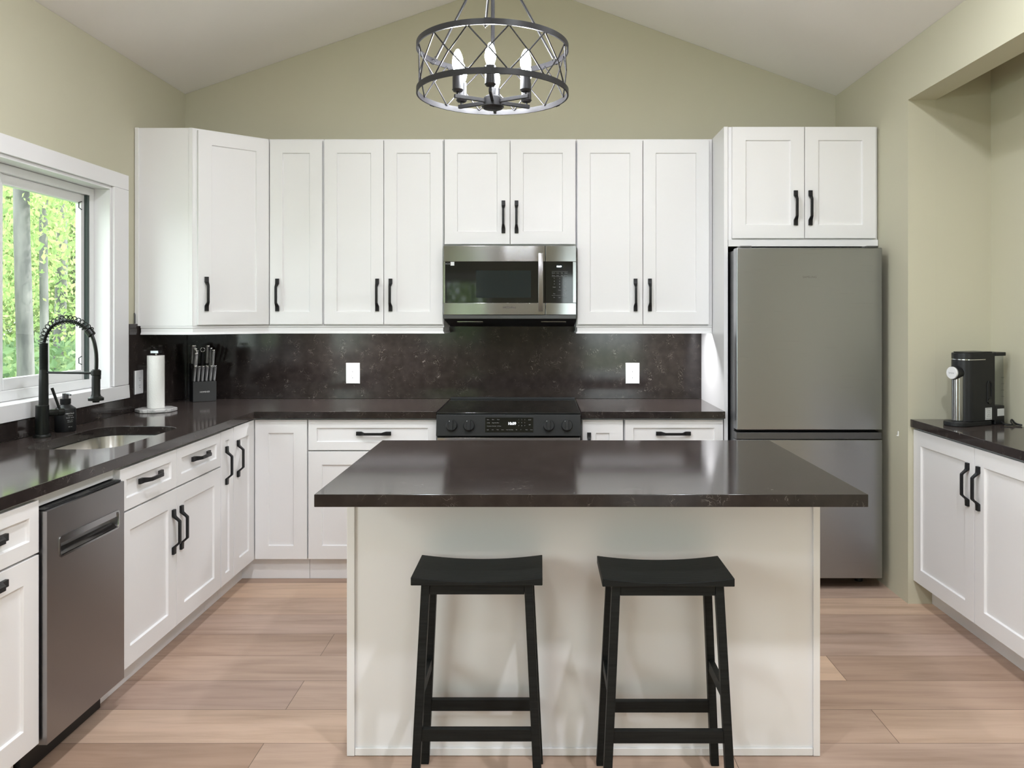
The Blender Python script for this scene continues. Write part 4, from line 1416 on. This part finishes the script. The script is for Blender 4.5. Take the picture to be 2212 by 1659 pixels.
hoop(ZT0, ZT1, 'upper_hoop')
hoop(ZB0, ZB1, 'lower_hoop')
b = B(o)
ND = 12
rl = RR - 0.0075
def cp(a, z):
    return Vector((HX + rl * math.cos(a), HY + rl * math.sin(a), z))
zm = (ZT0 + ZB1) / 2
for k in range(ND):
    a = R(-90 + 15 + 30 * k)
    hA = R(14.6)
    q = [cp(a, ZT0 + 0.004), cp(a + hA, zm), cp(a, ZB1 - 0.004), cp(a - hA, zm)]
    for i in range(4):
        b.tube([q[i], q[(i + 1) % 4]], 0.0024, 6)
b.build('lattice', M_CANDLE, r)
ZH = 2.60
for a in (-92, 28, 152):
    a = R(a)
    e = Vector((HX + (RR - 0.022) * math.cos(a), HY + (RR - 0.022) * math.sin(a), ZT0 + 0.012))
    t_ = Vector((HX + 0.02 * math.cos(a), HY + 0.02 * math.sin(a), ZH))
    rod = B(o).tube([e, t_], 0.0042, 8).build('rod', M_CANDLE, r)
    b = B(o)
    for m_, (rr_, tz) in enumerate(((RR - 0.010, ZT0 + 0.002), (RR - 0.021, ZT0 + 0.010))):
        c0 = Vector((HX + rr_ * math.cos(a), HY + rr_ * math.sin(a), tz))
        e1 = Vector((math.cos(a), math.sin(a), 0)) if m_ == 0 else Vector((-math.sin(a), math.cos(a), 0))
        b.tube([c0 + (e1 * math.cos(2 * PI * k / 16) + Vector((0, 0, 1)) * math.sin(2 * PI * k / 16)) * 0.0085 for k in range(16)], 0.0013, 6, True)
    b.build('ring_link', M_CANDLE, rod)
B(o).lathe([(0.0, ZH - 0.02), (0.026, ZH - 0.018), (0.028, ZH + 0.01), (0.012, ZH + 0.02), (0.0, ZH + 0.02)], (HX, HY, 0), 24).build('rod_hub', M_CANDLE, r)
B(o).cyl((HX, HY, 2.115), (HX, HY, 3.46), 0.0062, n=12).build('stem', M_CANDLE, r)
B(o).lathe([(0.0, 3.44), (0.06, 3.445), (0.062, 3.47), (0.0, 3.475)], (HX, HY, 0), 28).build('ceiling_canopy', M_CANDLE, r)
ZA = 2.128
B(o).lathe([(0.0, 2.102), (0.030, 2.104), (0.037, 2.110), (0.037, 2.112), (0.030, 2.114), (0.030, 2.140), (0.022, 2.146), (0.0, 2.146)], (HX, HY, 0), 32).build('hub', M_CANDLE, r)
for k in range(6):
    a = R(-90 + 60 * k)
    c_, s_ = math.cos(a), math.sin(a)
    e = Vector((c_, s_, 0))
    p_ = Vector((-s_, c_, 0))
    C0 = Vector((HX, HY, ZA))
    b = B(o)
    def rect(d_, z):
        q = C0 + e * d_ + Vector((0, 0, z))
        return [q + p_ * 0.005 + Vector((0, 0, -0.006)), q - p_ * 0.005 + Vector((0, 0, -0.006)), q - p_ * 0.005 + Vector((0, 0, 0.006)), q + p_ * 0.005 + Vector((0, 0, 0.006))]
    b.loft([rect(0.029, 0), rect(0.136, 0.0)])
    arm = b.build('arm', M_CANDLE, r, 0.001)
    q = C0 + e * 0.125
    B(o).lathe([(0.0, 0.0065), (0.004, 0.0065), (0.004, 0.014), (0.014, 0.015), (0.0185, 0.021), (0.0155, 0.0215), (0.0165, 0.022), (0.0165, 0.078), (0.0, 0.078)], q, 20)\
        .build('candle_sleeve', M_CANDLE, arm)
    bl = B(o).lathe([(0.0, 0.0785), (0.010, 0.0785), (0.0125, 0.086), (0.0165, 0.098), (0.0175, 0.110), (0.0155, 0.124), (0.0105, 0.138), (0.005, 0.148), (0.0, 0.151)], q, 20)\
        .build('bulb', M_BULB, arm, smooth=80)
    bl['label'] = 'lit candle bulb'

# ------------------------------------------------------------------ added ceiling lights, out of view, to brighten the room
def added_downlight(x, y, label, pw):
    z = zslope(x) - 0.001
    sl = math.atan2((RIDGE_Z - EAVE_L), (RIDGE_X - XL)) if x < RIDGE_X else -math.atan2((RIDGE_Z - EAVE_R), (XRW - RIDGE_X))
    r = thing('added_ceiling_light', label, 'light', (x, y, z), 0, 'added recessed ceiling lights')
    r.rotation_euler = (0, -sl, 0)
    b = B()
    n = 32
    b.loft([[(rr_ * math.cos(2 * PI * k / n), rr_ * math.sin(2 * PI * k / n), zz) for k in range(n)] for rr_, zz in ((0.085, -0.001), (0.085, -0.006), (0.070, -0.006), (0.070, -0.001))], caps=False, closed=True)
    b.build('trim_ring', M_PLASTW, r)
    a = lamp('added_lamp_disc', 'AREA', (0, 0, -0.007), (0, sl, 0), pw, (0.92, 0.96, 1.03), r, shape='DISK', size=0.13)
for x, y, nm, pw in ((-0.65, 2.40, 'over the sink side of the island', 2.1), (1.10, 2.60, 'over the fridge side of the island', 1.25), (-0.75, 1.0, 'in front of the sink wall', 1.7),
                     (0.85, 1.0, 'in front of the niche', 3.0), (-0.75, -0.8, 'behind camera, window side', 0.7), (0.85, -0.8, 'behind camera, niche side', 0.7)):
    added_downlight(x, y, 'added unseen recessed ceiling light ' + nm, ADDED_LIGHT_W * pw)

# ------------------------------------------------------------------ outdoors
g = B().box(-60, -40, -0.62, 30, 60, -0.50)
struct(g.build('ground', M_GRASS), 'green forest floor outside the window', 'ground')

def leaf_blob(rx, ry, rz, n, size, seed, name):
    rnd = random.Random(seed)
    bm = bmesh.new()
    for i in range(n):
        while True:
            p = Vector((rnd.uniform(-1, 1), rnd.uniform(-1, 1), rnd.uniform(-1, 1)))
            if p.length <= 1:
                break
        p = Vector((p.x * rx, p.y * ry, p.z * rz))
        q = Vector((rnd.gauss(0, 1), rnd.gauss(0, 1), rnd.gauss(0, 0.6))).normalized()
        t_ = q.orthogonal().normalized()
        t_ = Matrix.Rotation(rnd.uniform(0, 2 * PI), 3, q) @ t_
        u = q.cross(t_)
        s_ = size * rnd.uniform(0.6, 1.3)
        pts = [p - t_ * s_, p + u * s_ * 0.55 + q * s_ * 0.12, p + t_ * s_, p - u * s_ * 0.55 + q * s_ * 0.12]
        bm.faces.new([bm.verts.new(v_) for v_ in pts])
    me = bpy.data.meshes.new(name)
    bm.to_mesh(me)
    bm.free()
    return me
crowns = [leaf_blob(2.0, 2.0, 3.0, 3600, 0.11, s_, 'foliage') for s_ in (1, 2, 3)]
bushes = [leaf_blob(1.5, 1.5, 0.9, 2200, 0.08, s_, 'foliage') for s_ in (11, 12)]
for me in crowns:
    me.materials.append(M_LEAF)
for me in bushes:
    me.materials.append(M_LEAF2)

def trunk_mesh(h_, r_, seed):
    rnd = random.Random(seed)
    pts, rs = [], []
    for k in range(9):
        z = h_ * k / 8
        pts.append((rnd.uniform(-0.05, 0.05), rnd.uniform(-0.05, 0.05), z))
        rs.append(r_ * (1.15 - 0.5 * k / 8))
    b = B()
    b.tube(pts, rs, 12)
    for k in range(6):
        z = h_ * (0.42 + 0.08 * k)
        a = rnd.uniform(0, 2 * PI)
        b.tube([(0, 0, z), (0.7 * math.cos(a), 0.7 * math.sin(a), z + 0.5), (1.3 * math.cos(a), 1.3 * math.sin(a), z + 1.2)], [r_ * 0.3, r_ * 0.2, r_ * 0.08], 7)
    return b.mesh('trunk', M_BARK)
def tree(x, y, h_, r_, seed, label, group, zc):
    t_ = thing('tree', label, 'tree', (x, y, -0.5), seed * 1.3, group)
    link('trunk', trunk_mesh(h_, r_, seed), t_)
    for k, (dx, dy, dz, s_) in enumerate(zc):
        f = link('foliage', crowns[(seed + k) % 3], t_)
        f.location = (dx, dy, dz)
        f.scale = (s_, s_, s_)
    return t_
TG = 'trees beyond the sink window'
TLB = 'slender leafy forest tree standing farther beyond the sink window'
sparse = leaf_blob(2.0, 2.0, 2.6, 1500, 0.10, 21, 'foliage')
sparse.materials.append(M_LEAF)
def near_tree(x, y, h_, r_, seed, label, fol):
    t_ = tree(x, y, h_, r_, seed, label, None, [(-0.1, 0.1, 7.6, 0.55)])
    for dx, dy, dz, s_ in fol:
        f = link('foliage', sparse, t_)
        f.location = (dx, dy, dz)
        f.scale = (s_, s_, s_)
near_tree(-5.05, 7.75, 11, 0.070, 1, 'tree with thick pale grey trunk nearest the sink window', [(0.15, -0.55, 3.5, 0.30), (0.75, 0.45, 3.6, 0.45), (-0.6, 0.7, 2.2, 0.40)])
near_tree(-6.72, 10.75, 12, 0.050, 7, 'second grey trunk beyond the sink window, right of thickest trunk', [(0.1, -0.5, 3.6, 0.36), (0.6, 0.4, 2.6, 0.42), (-0.5, 0.3, 4.6, 0.5)])
near_tree(-8.10, 13.40, 12, 0.085, 12, 'dark slim trunk beyond sink window, just left of window sash edge', [(0.7, 0.5, 3.4, 0.55), (-0.8, 0.3, 2.2, 0.45)])
CR = [(0.1, 0.1, 4.5, 0.66), (-0.1, 0.1, 8.2, 0.66), (0.2, -0.3, 2.3, 0.40)]
rnd = random.Random(5)
row = 0
for yy in range(8):
    y0 = 17.0 + 3.3 * yy
    x0 = -max(5.2, 0.50 * y0) + (1.6 if row % 2 else 0.0)
    row += 1
    x = x0
    while x > -0.82 * y0 - 2.5:
        px, py = x + rnd.uniform(-0.06, 0.06), y0 + rnd.uniform(-0.06, 0.06)
        x -= 3.3
        tree(px, py, rnd.uniform(10, 13), rnd.uniform(0.07, 0.15), int(rnd.random() * 1000), TLB, TG, CR)
ug = bmesh.new()
for i in range(60):
    y = rnd.uniform(7, 34)
    x = -y * rnd.uniform(0.50, 0.82)
    if y < 12:
        y += 8
        x -= 5
    tm = bushes[i % 2].copy()
    s_ = rnd.uniform(0.6, 1.2)
    tm.transform(Matrix.Translation((x, y, 0.05)) @ Matrix.Rotation(rnd.uniform(0, 6), 4, 'Z') @ Matrix.Diagonal((s_, s_, s_, 1)))
    ug.from_mesh(tm)
    bpy.data.meshes.remove(tm)
ume = bpy.data.meshes.new('undergrowth')
ug.to_mesh(ume)
ug.free()
ume.materials.append(M_LEAF2)
tag(link('undergrowth', ume), 'low green undergrowth on the forest floor outside the sink window', 'undergrowth', None, 'stuff')
# greenery behind the camera, reflected in the microwave door
for i, (x, y) in enumerate(((-1.7, -6.6), (-5.2, -8.8))):
    tree(x, y, 9, 0.05, i + 60, 'leafy tree outside behind the camera', 'trees behind the camera', [(0.2, 0.1, 1.9, 0.8), (-0.2, 0.2, 5.2, 0.70)])
